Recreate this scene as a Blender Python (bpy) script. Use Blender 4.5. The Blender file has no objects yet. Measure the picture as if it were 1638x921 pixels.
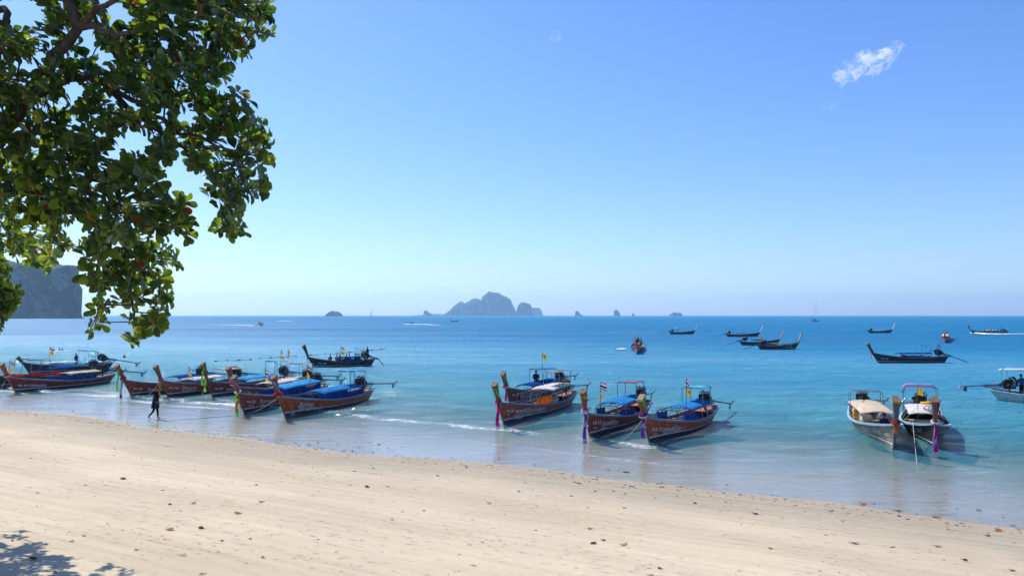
import bpy, bmesh, math, random
import numpy as np
from mathutils import Vector, Matrix, noise as mnoise
random.seed(7)
S = bpy.context.scene
COL = S.collection
PI = math.pi

# ------------------------------------------------------------ camera, sky, sun, exposure
FPX, W0, H0, CAM_Z = 1250.0, 1638, 921, 6.5
PITCH = math.atan((504 - H0 / 2) / FPX)
cam = bpy.data.objects.new('camera', bpy.data.cameras.new('camera'))
COL.objects.link(cam)
cam.location = (0, 0, CAM_Z)
cam.rotation_euler = (PI / 2 + PITCH, 0, 0)
cam.data.sensor_width = 36
cam.data.lens = 36 * FPX / W0
cam.data.clip_start = 0.1
cam.data.clip_end = 60000
S.camera = cam

SUN_DIR = Vector((-1.5, 1.4, 2.54)).normalized()       # towards the sun
SUN_EL = math.asin(SUN_DIR.z)
SUN_AZ = math.atan2(SUN_DIR.x, SUN_DIR.y)               # from +Y, clockwise
world = bpy.data.worlds.new('World')
S.world = world
world.use_nodes = True
wn = world.node_tree
sky = wn.nodes.new('ShaderNodeTexSky')
sky.sky_type = 'NISHITA'
sky.sun_disc = False
sky.sun_elevation = SUN_EL
sky.sun_rotation = SUN_AZ
sky.air_density = 1.0
sky.dust_density = 0.5
sky.ozone_density = 3.0
hs = wn.nodes.new('ShaderNodeHueSaturation')
hs.inputs['Saturation'].default_value = 1.1
tint = wn.nodes.new('ShaderNodeMix')
tint.data_type = 'RGBA'; tint.blend_type = 'MULTIPLY'
tint.inputs[0].default_value = 1.0; tint.inputs[7].default_value = (.80, .868, 1.12, 1)
wn.links.new(sky.outputs[0], tint.inputs[6])
wn.links.new(tint.outputs[2], hs.inputs['Color'])
wn.links.new(hs.outputs[0], wn.nodes['Background'].inputs['Color'])
wn.nodes['Background'].inputs['Strength'].default_value = 0.119
sun = bpy.data.objects.new('sun', bpy.data.lights.new('sun', 'SUN'))
COL.objects.link(sun)
sun.data.energy = 4.2
sun.data.angle = math.radians(0.53)
sun.data.color = (1.0, 0.95, 0.87)
sun.rotation_euler = SUN_DIR.to_track_quat('Z', 'Y').to_euler()
sun.location = (0, 0, 60)
S.view_settings.view_transform = 'Standard'
S.view_settings.look = 'None'
S.view_settings.exposure = 0.48
S.view_settings.gamma = 1.0
S.render.engine = 'CYCLES'
S.cycles.use_denoising = True
S.cycles.max_bounces = 8
S.cycles.transparent_max_bounces = 12
S.cycles.volume_bounces = 2
S.cycles.sample_clamp_indirect = 4.0
S.cycles.caustics_reflective = False
S.cycles.caustics_refractive = False

# ------------------------------------------------------------ helpers
CP, SP = math.cos(PITCH), math.sin(PITCH)
def ray(px, py):
    a = (px - W0 / 2) / FPX; b = -(py - H0 / 2) / FPX
    return Vector((a, CP - b * SP, SP + b * CP))
def P(px, py, z=0.0):                                   # point of height z seen at a pixel
    r = ray(px, py); t = (z - CAM_Z) / r.z
    return Vector((r.x * t, r.y * t, z))
def Q(px, py, dist):                                    # point at forward distance dist seen at a pixel
    r = ray(px, py); t = dist / r.y
    return Vector((r.x * t, dist, CAM_Z + r.z * t))
def sstep(a, b, x):
    t = min(1, max(0, (x - a) / (b - a))); return t * t * (3 - 2 * t)
def lerp(a, b, t): return a + (b - a) * t
def interp(pts, x):
    if x <= pts[0][0]: return pts[0][1]
    for (a, ya), (b, yb) in zip(pts, pts[1:]):
        if x <= b: return ya + (yb - ya) * (x - a) / (b - a) if b > a else yb
    return pts[-1][1]

class MB:
    def __init__(s): s.v = []; s.f = []; s.m = []
    def add(s, v, f, m=0):
        o = len(s.v); s.v += [tuple(p) for p in v]
        s.f += [tuple(i + o for i in q) for q in f]; s.m += [m] * len(f); return s
    def box(s, c, d, rot=None, m=0, taper=1.0):
        hx, hy, hz = d[0] / 2, d[1] / 2, d[2] / 2
        vs = []
        for z, k in ((-hz, 1), (hz, taper)):
            for x, y in ((-hx, -hy), (hx, -hy), (hx, hy), (-hx, hy)): vs.append(Vector((x * k, y * k, z)))
        if rot is not None: vs = [rot @ p for p in vs]
        c = Vector(c)
        return s.add([p + c for p in vs], [(0, 3, 2, 1), (4, 5, 6, 7), (0, 1, 5, 4), (1, 2, 6, 5), (2, 3, 7, 6), (3, 0, 4, 7)], m)
    def tube(s, pts, r, n=6, m=0, caps=True, sq=1.0):
        pts = [Vector(p) for p in pts]; k = len(pts); vs = []
        for i, p in enumerate(pts):
            d = (pts[min(i + 1, k - 1)] - pts[max(i - 1, 0)]).normalized()
            u = d.cross(Vector((0, 0, 1)))
            if u.length < 0.05: u = d.cross(Vector((0, 1, 0)))
            u.normalize(); w = u.cross(d)
            rr = r[i] if isinstance(r, (list, tuple)) else r
            for j in range(n):
                a = 2 * PI * j / n
                vs.append(p + u * math.cos(a) * rr + w * math.sin(a) * rr * sq)
        fs = []
        for i in range(k - 1):
            for j in range(n):
                a = i * n + j; b = i * n + (j + 1) % n
                fs.append((a, b, b + n, a + n))
        if caps: fs += [tuple(range(n - 1, -1, -1)), tuple(range((k - 1) * n, k * n))]
        return s.add(vs, fs, m)
    def grid(s, fn, nu, nv, m=0):                       # fn(i/nu, j/nv)
        vs = [fn(i / nu, j / nv) for i in range(nu + 1) for j in range(nv + 1)]
        fs = [(i * (nv + 1) + j, (i + 1) * (nv + 1) + j, (i + 1) * (nv + 1) + j + 1, i * (nv + 1) + j + 1) for i in range(nu) for j in range(nv)]
        return s.add(vs, fs, m)
    def slab(s, fn, nu, nv, th, m=0):                   # a grid with thickness th downwards
        top = [Vector(fn(i / nu, j / nv)) for i in range(nu + 1) for j in range(nv + 1)]
        n = len(top); w = nv + 1
        vs = top + [p - Vector((0, 0, th)) for p in top]
        fs = []
        for i in range(nu):
            for j in range(nv):
                q = (i * w + j, (i + 1) * w + j, (i + 1) * w + j + 1, i * w + j + 1)
                fs.append(q); fs.append(tuple(n + a for a in reversed(q)))
        for i in range(nu):
            a, b = i * w, (i + 1) * w; fs.append((b, a, a + n, b + n))
            a, b = i * w + nv, (i + 1) * w + nv; fs.append((a, b, b + n, a + n))
        for j in range(nv):
            a, b = j, j + 1; fs.append((a, b, b + n, a + n))
            a, b = nu * w + j, nu * w + j + 1; fs.append((b, a, a + n, b + n))
        return s.add(vs, fs, m)
    def ball(s, c, r, n=8, k=5, m=0):
        r = r if isinstance(r, (tuple, list)) else (r, r, r); c = Vector(c)
        def fn(u, v):
            a = u * 2 * PI; b = (v - .5) * PI
            return c + Vector((r[0] * math.cos(a) * math.cos(b), r[1] * math.sin(a) * math.cos(b), r[2] * math.sin(b)))
        return s.grid(fn, n, k, m)
    def build(s, name, mats, parent=None, smooth=False):
        me = bpy.data.meshes.new(name); me.from_pydata(s.v, [], s.f)
        for m in (mats if isinstance(mats, (list, tuple)) else [mats]): me.materials.append(m)
        if len(me.materials) > 1: me.polygons.foreach_set('material_index', s.m)
        if smooth: me.polygons.foreach_set('use_smooth', [True] * len(s.f))
        me.update(); me.validate()
        return link(name, me, parent)
def link(name, me, parent=None):
    o = bpy.data.objects.new(name, me); COL.objects.link(o)
    if parent is not None: o.parent = parent
    return o
def empty(name, loc=(0, 0, 0), rz=0.0):
    o = bpy.data.objects.new(name, None); COL.objects.link(o)
    o.empty_display_size = 0.3; o.location = loc; o.rotation_euler = (0, 0, rz); return o
def tag(o, label=None, cat=None, group=None, kind=None):
    if label: o['label'] = label
    if cat: o['category'] = cat
    if group: o['group'] = group
    if kind: o['kind'] = kind
    return o

# node shorthand
class NT:
    def __init__(s, name):
        s.mat = bpy.data.materials.new(name); s.mat.use_nodes = True
        s.t = s.mat.node_tree; s.bsdf = s.t.nodes['Principled BSDF']; s.out = s.t.nodes['Material Output']
    def n(s, typ, **kw):
        nd = s.t.nodes.new('ShaderNode' + typ)
        for k, v in kw.items():
            if k.startswith('_'): setattr(nd, k[1:], v)
        for k, v in kw.items():
            if k.startswith('_'): continue
            key = int(k[1:]) if k[0] == 'i' and k[1:].isdigit() else k.replace('__', ' ')
            s.set(nd.inputs[key], v)
        return nd
    def set(s, sock, v):
        if isinstance(v, bpy.types.NodeSocket): s.t.links.new(v, sock)
        elif isinstance(v, bpy.types.Node): s.t.links.new(v.outputs[0], sock)
        else:
            if hasattr(sock, 'default_value') and hasattr(sock.default_value, '__len__') and not isinstance(v, str):
                v = tuple(v)
                if len(sock.default_value) == 4 and len(v) == 3: v = v + (1,)
            sock.default_value = v
    def math(s, op, a, b=0.0, c=0.0, clamp=False):
        nd = s.t.nodes.new('ShaderNodeMath'); nd.operation = op; nd.use_clamp = clamp
        s.set(nd.inputs[0], a); s.set(nd.inputs[1], b); s.set(nd.inputs[2], c); return nd.outputs[0]
    def mix(s, f, a, b, blend='MIX'):
        nd = s.t.nodes.new('ShaderNodeMix'); nd.data_type = 'RGBA'; nd.blend_type = blend
        s.set(nd.inputs[0], f); s.set(nd.inputs[6], a); s.set(nd.inputs[7], b); return nd.outputs[2]
    def noise(s, scale, detail=2, vec=None, rough=0.5, dist=0.0, norm=True):
        nd = s.n('TexNoise', Scale=scale, Detail=detail, Roughness=rough, Distortion=dist)
        if vec is not None: s.set(nd.inputs['Vector'], vec)
        return nd.outputs['Fac']
    def ramp(s, f, a, b, lo=0.0, hi=1.0, smooth=True):
        nd = s.n('MapRange'); nd.interpolation_type = 'SMOOTHSTEP' if smooth else 'LINEAR'
        s.set(nd.inputs[0], f); s.set(nd.inputs[1], a); s.set(nd.inputs[2], b); s.set(nd.inputs[3], lo); s.set(nd.inputs[4], hi); return nd.outputs[0]
    def mapped(s, vec, scale=(1, 1, 1), rot=(0, 0, 0)):
        nd = s.n('Mapping'); s.set(nd.inputs[0], vec); nd.inputs['Rotation'].default_value = rot; nd.inputs['Scale'].default_value = scale; return nd.outputs[0]
    def pos(s): return s.n('NewGeometry').outputs['Position']
    def objc(s): return s.n('TexCoord').outputs['Object']
    def bump(s, h, strength=0.3, dist=0.05, normal=None):
        nd = s.n('Bump', Strength=strength, Distance=dist, Height=h)
        if normal is not None: s.set(nd.inputs['Normal'], normal)
        return nd.outputs[0]
    def p(s, **kw):
        for k, v in kw.items(): s.set(s.bsdf.inputs[k.replace('__', ' ')], v)
        return s.mat

_mc = {}
def paint(col, rough=0.5, var=0.25, scale=6.0, metal=0.0, name='paint', bump=0.15, spec=0.5):
    key = (tuple(round(c, 3) for c in col), rough, var, scale, metal, bump, spec)
    if key in _mc: return _mc[key]
    t = NT(name); oc = t.objc()
    f = t.noise(scale, 5, oc, 0.65)
    f2 = t.noise(scale * 5, 3, oc)
    dark = tuple(c * (1 - var) for c in col); lite = tuple(min(1, c * (1 + var * .6)) for c in col)
    c = t.mix(t.ramp(f, .3, .7), dark, lite)
    c = t.mix(t.math('MULTIPLY', t.ramp(f2, .55, .8), var), c, tuple(0.3 * x + .04 for x in col))
    t.p(Base__Color=c, Roughness=t.ramp(f2, .2, .8, max(.05, rough - .12), min(1, rough + .15)), Metallic=metal, Normal=t.bump(f2, bump, .01))
    t.bsdf.inputs['Specular IOR Level'].default_value = spec
    _mc[key] = t.mat; return t.mat
def cloth(col, name='cloth', transl=0.35):
    key = ('cloth', tuple(round(c, 3) for c in col), transl)
    if key in _mc: return _mc[key]
    t = NT(name); oc = t.objc()
    f = t.noise(3.0, 4, oc); f2 = t.noise(30, 2, oc)
    c = t.mix(t.ramp(f, .3, .75), tuple(x * .75 for x in col), tuple(min(1, x * 1.08) for x in col))
    d = t.n('BsdfDiffuse', Color=c, Normal=t.bump(f2, .2, .01)); tr = t.n('BsdfTranslucent', Color=c)
    m = t.n('MixShader', i0=transl, i1=d, i2=tr)
    t.t.links.new(m.outputs[0], t.out.inputs[0]); _mc[key] = t.mat; return t.mat

# ------------------------------------------------------------ shore geometry (shared by sand, water and boats)
NX, NY = -0.51 / math.hypot(.51, .86), -0.86 / math.hypot(.51, .86)     # towards land
TX, TY = -NY, NX                                                         # along the shore, to the right
OX, OY = -0.5, 33.6
def shore_d(x, y): return (x - OX) * NX + (y - OY) * NY                  # >0 on land
def shore_a(x, y): return (x - OX) * TX + (y - OY) * TY
def land_h(x, y):
    d = shore_d(x, y); a = shore_a(x, y)
    d = d + 0.55 * np.sin(a * .16 + .6) + 0.3 * np.sin(a * .41 + 2) + .12 * np.sin(a * 1.1)
    up = 0.050 * d - 0.00025 * np.clip(d, 0, 60) ** 2
    dn = 0.008 * d - 0.0019 * np.clip(-d, 0, 26) ** 2 + np.minimum(0, d + 26) * .05
    h = np.where(d > 0, up, np.maximum(dn, -12.0 + 0 * d))
    h = h + .02 * np.sin(x * .35 + y * .2) * np.clip(d / 6, 0, 1) + .012 * np.sin(d * 1.9 + .35 * np.sin(a * .2)) * np.clip(d / 3, 0, 1)
    return h
def ground_z(x, y): return float(land_h(np.array([x]), np.array([y]))[0])
def crest_w(a): return .7 * np.sin(a * .11 + 1.0) + .3 * np.sin(a * .37)
def water_h(x, y):
    d = shore_d(x, y); a = shore_a(x, y)
    sea = np.clip((-d - 1.5) / 6, 0, 1)
    w = crest_w(a)
    h = 0 * x
    for d0, amp, wd, a0, a1 in ((9.6, .10, .7, -90, 9), (27, .14, 1.7, 5, 60), (17.5, .07, 1.3, -60, 60), (41, .10, 2.6, -60, 80), (5.4, .025, .45, -70, 40)):
        m = np.clip((a - a0) / 8, 0, 1) * np.clip((a1 - a) / 8, 0, 1)
        u = (-d - d0 + w)
        h = h + amp * m * np.exp(-np.where(u < 0, (u / (wd * .55)) ** 2, (u / (wd * 1.3)) ** 2))
    r = np.hypot(x, y); lod = np.clip((260 - r) / 160, 0, 1)
    for k, (lx, ly, am) in enumerate(((.9, .5, .012), (-.45, 1.3, .012), (.25, .75, .02), (1.6, 1.1, .006), (-.2, .42, .022), (.6, 1.9, .006))):
        h = h + am * sea * lod * np.sin(x * lx + y * ly * 1.3 + k * 1.7 + 1.2 * np.sin(x * .13 * (k + 1) + y * .09))
    return h

# ------------------------------------------------------------ sand
def polar(name, mat, rings, angs, fn, attrs=None):
    R, A = np.meshgrid(rings, angs, indexing='ij')
    X = R * np.sin(A); Y = R * np.cos(A); Z = fn(X, Y)
    v = np.stack([X.ravel(), Y.ravel(), Z.ravel()], 1)
    n, k = R.shape
    i = np.arange(n - 1)[:, None] * k + np.arange(k - 1)[None, :]
    f = np.stack([i, i + k, i + k + 1, i + 1], -1).reshape(-1, 4)[:, ::-1]
    me = bpy.data.meshes.new(name)
    me.vertices.add(len(v)); me.vertices.foreach_set('co', v.ravel())
    me.loops.add(f.size); me.loops.foreach_set('vertex_index', f.ravel())
    me.polygons.add(len(f)); me.polygons.foreach_set('loop_start', np.arange(len(f)) * 4); me.polygons.foreach_set('loop_total', np.full(len(f), 4))
    me.polygons.foreach_set('use_smooth', np.ones(len(f), bool))
    if attrs:
        for nm, g in attrs.items():
            at = me.attributes.new(nm, 'FLOAT', 'POINT'); at.data.foreach_set('value', g(X, Y).ravel())
    me.materials.append(mat); me.update(); me.validate()
    o = link(name, me); return o
fine = np.radians(np.concatenate([np.linspace(-180, -50, 60, endpoint=False), np.linspace(-50, 50, 420, endpoint=False), np.linspace(50, 180, 61)]))
rings_s = np.concatenate([[0.01], np.geomspace(2, 95, 420), np.geomspace(98, 11000, 60)])

t = NT('sand'); pos = t.pos()
sx = t.n('SeparateXYZ', Vector=pos)
ndot = t.n('VectorMath', _operation='DOT_PRODUCT', i0=pos, i1=(NX, NY, 0)).outputs['Value']
adot = t.n('VectorMath', _operation='DOT_PRODUCT', i0=pos, i1=(TX, TY, 0)).outputs['Value']
rot = t.n('CombineXYZ', X=adot, Y=ndot, Z=0.0).outputs[0]
big = t.noise(.35, 4, t.mapped(rot, (.22, 1.0, 1)), .6)
streak = t.noise(1.0, 5, t.mapped(rot, (.16, 2.2, 1), (0, 0, .07)), .6)
grain = t.noise(60, 4, pos, .7)
mid = t.noise(7, 5, t.mapped(rot, (.5, 1.6, 1)), .65)
dry = t.mix(t.ramp(big, .3, .72), (.475, .392, .262), (.59, .49, .335))
dry = t.mix(t.math('MULTIPLY', t.ramp(streak, .42, .7), .2), dry, (.34, .285, .21))
dry = t.mix(t.math('MULTIPLY', t.ramp(grain, .45, .8), .22), dry, (.25, .21, .17))
dry = t.mix(t.math('MULTIPLY', t.ramp(mid, .58, .75), .25), dry, (.33, .28, .23))
hz = t.math('ADD', sx.outputs['Z'], t.math('MULTIPLY', t.math('SUBTRACT', big, .5), .25))
wet = t.ramp(hz, .0, .42, 1.0, 0.0)
damp = t.mix(wet, dry, t.mix(t.ramp(streak, .3, .7), (.30, .255, .18), (.37, .315, .23)))
soak = t.ramp(sx.outputs['Z'], -.03, .035, 1.0, 0.0)
col = t.mix(soak, damp, t.mix(t.ramp(mid, .3, .7), (.33, .255, .175), (.44, .35, .24)))
rip = t.n('TexWave', Scale=.55, Distortion=5.0, Detail=3.0, Detail__Scale=1.2)
rip.bands_direction = 'Y'; t.set(rip.inputs['Vector'], t.mapped(rot, (.12, 1.0, 1), (0, 0, .05)))
b1 = t.bump(rip.outputs['Fac'], .6, .06)
foot = t.ramp(t.noise(4.0, 3, t.mapped(rot, (.6, 1.5, 1)), .55), .58, .70, 1.0, 0.0)
foot = t.math('MULTIPLY', foot, t.ramp(t.noise(.3, 2, pos), .4, .6, .35, 1.0))
b1 = t.bump(foot, .9, .04, b1)
b2 = t.bump(mid, .6, .04, b1)
b3 = t.bump(grain, .5, .006, b2)
t.p(Base__Color=col, Roughness=t.ramp(soak, 0, 1, .93, .35), Normal=b3)
t.bsdf.inputs['Specular IOR Level'].default_value = .25
beach = tag(polar('beach', t.mat, rings_s, fine, land_h), 'pale sand beach sloping down into shallow sea', kind='structure')

# ------------------------------------------------------------ water
t = NT('sea_water'); pos = t.pos()
ndot = t.math('SUBTRACT', t.n('VectorMath', _operation='DOT_PRODUCT', i0=pos, i1=(NX, NY, 0)).outputs['Value'], OX * NX + OY * NY)
adot = t.math('SUBTRACT', t.n('VectorMath', _operation='DOT_PRODUCT', i0=pos, i1=(TX, TY, 0)).outputs['Value'], OX * TX + OY * TY)
rot = t.n('CombineXYZ', X=adot, Y=ndot, Z=0.0).outputs[0]
depth = t.n('Attribute', _attribute_name='depth').outputs['Fac']
dd = t.math('MAXIMUM', depth, 0.0)
opac = t.math('SUBTRACT', 1.0, t.math('EXPONENT', t.math('MULTIPLY', dd, -1.15)))
far = t.math('SUBTRACT', 1.0, t.math('EXPONENT', t.math('MULTIPLY', dd, -.30)))
slick = t.noise(.012, 5, t.mapped(pos, (.35, 1.6, 1)), .62)
slick2 = t.noise(.09, 4, t.mapped(pos, (.3, 1.7, 1)), .6)
body = t.mix(t.ramp(dd, 4.5, 11.5), t.mix(far, (.14, .43, .42), (.018, .235, .42)), (.001, .158, .32))
body = t.mix(t.ramp(slick, .35, .68), body, t.mix(.5, body, (.001, .14, .30)))
wv = t.mapped(pos, (.62, 1.5, 1), (0, 0, -.25))
n1 = t.noise(1.1, 6, wv, .62, .4)
n2 = t.noise(.22, 4, t.mapped(pos, (.5, 1.6, 1), (0, 0, .15)), .6, .3)
n3 = t.noise(5.0, 3, wv, .6)
shal = t.ramp(dd, .02, .6, .09, 1.0)
hgt = t.math('ADD', t.math('MULTIPLY', n1, .42), t.math('ADD', t.math('MULTIPLY', n2, .85), t.math('MULTIPLY', n3, .06)))
hgt = t.math('MULTIPLY', hgt, t.math('MULTIPLY', shal, t.ramp(slick, .3, .7, 1.15, .7)))
body = t.mix(t.math('MULTIPLY', t.ramp(n2, .42, .62), t.ramp(dd, .3, 1.5, 0, .32)), body, t.mix(.5, body, (.0, .04, .12)))
nrm = t.bump(hgt, 1.0, 1.35)
# foam along the small breaking crests
def crest(d0, width, a0, a1, thr):
    w = t.math('ADD', t.math('MULTIPLY', t.math('SINE', t.math('ADD', t.math('MULTIPLY', adot, .11), 1.0)), .7), t.math('MULTIPLY', t.math('SINE', t.math('MULTIPLY', adot, .37)), .3))
    wob = t.math('MULTIPLY', t.math('SUBTRACT', t.noise(.35, 3, rot), .5), 1.6)
    u = t.math('ADD', t.math('ADD', t.math('SUBTRACT', t.math('MULTIPLY', ndot, -1), d0), w), wob)
    g = t.math('EXPONENT', t.math('MULTIPLY', t.math('POWER', t.math('DIVIDE', u, width), 2), -1))
    m = t.math('MULTIPLY', t.ramp(adot, a0, a0 + 6), t.ramp(adot, a1 - 6, a1, 1, 0))
    patch = t.ramp(t.noise(.16, 4, rot), .30, .62, .25, 1.0)
    return t.math('MULTIPLY', t.math('MULTIPLY', g, m), t.math('MULTIPLY', patch, thr))
fm = crest(9.3, .42, -90, 8, 1.0)
fm = t.math('MAXIMUM', fm, crest(7.6, .5, -80, -22, .85))
fm = t.math('MAXIMUM', fm, crest(4.4, .22, 17, 29, .42))
fm = t.math('MAXIMUM', fm, crest(5.2, .3, -40, 10, .5))
fm = t.math('MAXIMUM', fm, crest(11.5, .4, -60, -20, .8))
sp = t.noise(5.0, 4, t.mapped(rot, (.55, 1.5, 1)), .85)
fmask = t.ramp(t.math('ADD', t.math('MULTIPLY', fm, .72), t.math('MULTIPLY', t.math('SUBTRACT', sp, .5), 3.4)), .48, .75)
fmask = t.math('MULTIPLY', fmask, t.ramp(fm, .06, .5, 0, .7))
diff = t.n('BsdfDiffuse', Color=body, Normal=nrm)
trans = t.n('BsdfTransparent', Color=(.93, .98, .97))
under = t.n('MixShader', i0=opac, i1=trans, i2=diff)
gl = t.n('BsdfGlossy', Color=(1, 1, 1), Roughness=t.ramp(dd, .2, 5.0, .05, .32), Normal=nrm)
fr = t.n('Fresnel', IOR=1.333, Normal=nrm)
F = t.math('MULTIPLY', t.math('MINIMUM', fr.outputs[0], t.math('ADD', t.ramp(dd, .15, 1.6, .29, 0), t.ramp(dd, 1.2, 9, .19, .10))), t.math('MULTIPLY', t.ramp(slick, .3, .7, 1.25, .75), t.ramp(slick2, .3, .7, 1.2, .8)))
surf = t.n('MixShader', i0=F, i1=under, i2=gl)
foam = t.n('BsdfDiffuse', Color=(.88, .9, .9))
fin = t.n('MixShader', i0=fmask, i1=surf, i2=foam)
t.t.links.new(fin.outputs[0], t.out.inputs[0])
M_WATER = t.mat
sea_ang = np.radians(np.concatenate([np.linspace(-110, -46, 40, endpoint=False), np.linspace(-46, 46, 560, endpoint=False), np.linspace(46, 110, 41)]))
rings_w = np.concatenate([np.geomspace(14, 260, 420), np.geomspace(264, 10000, 70)])
sea = tag(polar('sea', M_WATER, rings_w, sea_ang, water_h, {'depth': lambda x, y: -land_h(x, y) + (np.hypot(x, y) > 300) * 3.0}),
          'turquoise tropical sea, clear and thin over the sand by the shore', kind='structure')

# ------------------------------------------------------------ limestone cliffs and islands
def rock_mat(name, c1, c2, green, gscale, gz=.5):
    t = NT(name); pos = t.objc(); nz = t.n('SeparateXYZ', Vector=t.n('NewGeometry').outputs['Normal']).outputs['Z']
    st = t.noise(1.0 / gscale, 6, t.mapped(pos, (1.3, 1.3, .35)), .68, .5)
    st2 = t.noise(6.0 / gscale, 5, t.mapped(pos, (1, 1, .6)), .65)
    c = t.mix(t.ramp(st, .35, .65), c1, c2)
    c = t.mix(t.math('MULTIPLY', t.ramp(st2, .5, .75), .5), c, (.10, .095, .085))
    g = t.math('ADD', t.math('MULTIPLY', nz, .55), t.math('SUBTRACT', t.noise(3.0 / gscale, 5, pos, .7), gz))
    c = t.mix(t.ramp(g, .02, .2), c, t.mix(st2, green, tuple(x * .5 for x in green)))
    return t.p(Base__Color=c, Roughness=.95, Normal=t.bump(st2, 1.0, gscale * .10))
def island(name, prof, dist, label, cat, mat, depth_ratio=.6, rough=.06, seed=0, back=0.0):
    """prof: (pixel x, pixel height over the waterline) list; a closed rock body of real width, height and depth."""
    s = dist / FPX
    xs = [(p[0] - W0 / 2) * s for p in prof]; hs_ = [p[1] * s for p in prof]
    cx = (xs[0] + xs[-1]) / 2; wd = xs[-1] - xs[0]; hm = max(hs_)
    pr = [(x - cx, h) for x, h in zip(xs, hs_)]
    nu, nv = 150, 44
    dep = wd * depth_ratio
    mb = MB()
    def fn(u, v):
        x = (u - .5) * wd
        vv = (v - .5) * 2
        e = (1 - abs(vv) ** 3.2)
        h = interp(pr, x) * max(0, e) ** .6
        sh = x / wd * 2
        y = vv * dep / 2 * math.sqrt(max(.04, 1 - sh * sh * .9))
        q = Vector((x, y, h)) / hm
        n = mnoise.fractal(q * 3.2 + Vector((seed, 0, 0)), 1.0, 2.0, 5)
        n2 = mnoise.fractal(Vector((q.x * 9, q.y * 9, q.z * 2.4 + seed)), 1.0, 2.0, 4)
        k = hm * rough
        return Vector((x + n * k * .35, y + n2 * k * 1.6 + n * k * 2, max(-3, h + (n * k * 1.1 + n2 * k * .35) * min(1, h / hm * 3) * e)))
    mb.grid(fn, nu, nv)
    o = mb.build(name, mat, None, True)
    o.location = (cx, dist + back, -.5)
    return tag(o, label, cat)
M_FARROCK = rock_mat('island_rock', (.06, .065, .07), (.32, .31, .29), (.018, .036, .02), 90, .45)
M_CLIFF = rock_mat('cliff_rock', (.035, .04, .045), (.27, .26, .24), (.012, .026, .015), 30, .42)
def zp(pts, ox, oy, k, base): return [(ox + x / k, (base - y) / k) for x, y in pts]
A = 4.095
main_pr = zp([(853, 219), (870, 204), (905, 180), (925, 155), (965, 127), (985, 127), (1000, 134), (1025, 128), (1045, 110), (1070, 107), (1095, 114), (1106, 128), (1112, 95), (1124, 84), (1145, 70), (1152, 60), (1190, 66), (1225, 78), (1262, 90), (1290, 112), (1305, 130), (1316, 165), (1330, 190), (1338, 219)], 500, 450, A, 220)
island('limestone_island', main_pr, 7200, 'largest hazy limestone island with the high rounded summit on the horizon', 'island', M_FARROCK, .5, .05, 1)
island('limestone_island', zp([(1330, 219), (1336, 185), (1346, 150), (1362, 136), (1382, 130), (1415, 140), (1432, 156), (1442, 185), (1449, 219)], 500, 450, A, 220), 7000, 'rounded dome islet touching the foot of the largest island', 'island', M_FARROCK, .9, .05, 4)
island('limestone_island', zp([(1425, 219), (1432, 172), (1455, 167), (1482, 168), (1498, 184), (1505, 200), (1509, 219)], 500, 450, A, 220), 8800, 'pale islet behind the dome islet, end of the big island group', 'island', M_FARROCK, .9, .04, 9)
island('limestone_island', zp([(82, 223), (90, 208), (104, 199), (120, 189), (135, 187), (150, 192), (165, 190), (178, 198), (190, 205), (198, 223)], 500, 450, A, 223), 4200, 'small dark wooded islet on the horizon, nearest the overhanging tree', 'island', rock_mat('wooded_rock', (.10, .09, .08), (.2, .19, .16), (.03, .05, .025), 60, .3), .7, .09, 12)
island('limestone_island', zp([(728, 221), (729, 190), (736, 185), (745, 184), (752, 192), (765, 197), (782, 210), (802, 221)], 500, 450, A, 221), 7000, 'small steep sided rock with a sloping tail beside the largest island', 'island', M_FARROCK, .7, .04, 15)
B_ = 3.485
island('limestone_island', zp([(202, 189), (208, 182), (210, 165), (220, 160), (230, 165), (233, 178), (246, 181), (254, 189)], 860, 450, B_, 189), 6600, 'pinnacle rock with a low foot, first right of the largest island', 'island', M_FARROCK, .8, .04, 18)
island('limestone_island', zp([(424, 189), (426, 158), (440, 155), (450, 162), (456, 172), (461, 189)], 860, 450, B_, 189), 6600, 'tall leaning sea stack with a slanting top on the horizon', 'island', M_FARROCK, .8, .05, 21)
island('limestone_island', zp([(524, 189), (527, 177), (532, 174), (537, 178), (540, 189)], 860, 450, B_, 189), 6600, 'tiniest sea stack on the horizon, beside the tall leaning stack', 'island', M_FARROCK, .9, .05, 24)
island('limestone_island', zp([(735, 189), (738, 179), (750, 176), (757, 168), (768, 167), (775, 174), (785, 171), (800, 172), (805, 179), (807, 189)], 860, 450, B_, 189), 6600, 'low two humped islet, farthest right on the horizon', 'island', M_FARROCK, .7, .05, 27)
island('far_hills', [(655, 0), (680, 2.2), (700, 3.2), (712, 2.4), (735, 5), (745, 4), (760, 3), (800, 0)], 9000, 'very faint low hills behind the largest island', 'hills', M_FARROCK, .3, .03, 30)['kind'] = 'structure'
# the big headland cliff at the left, continuing out of frame
D_ = 1550
island('sea_cliff', [(-420, 0), (-400, 60), (-330, 118), (-250, 130), (-180, 112), (-120, 120), (-60, 104), (-20, 98), (10, 93), (28, 84), (45, 91), (70, 89), (98, 86), (112, 84), (121, 78), (124, 64), (127, 50), (126, 36), (123, 22), (124, 10), (131, 3), (134, 0)], D_,
       'sheer grey limestone headland with bushes on top, seen under the tree', 'cliff', M_CLIFF, .13, .075, 33, back=-10)

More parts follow.
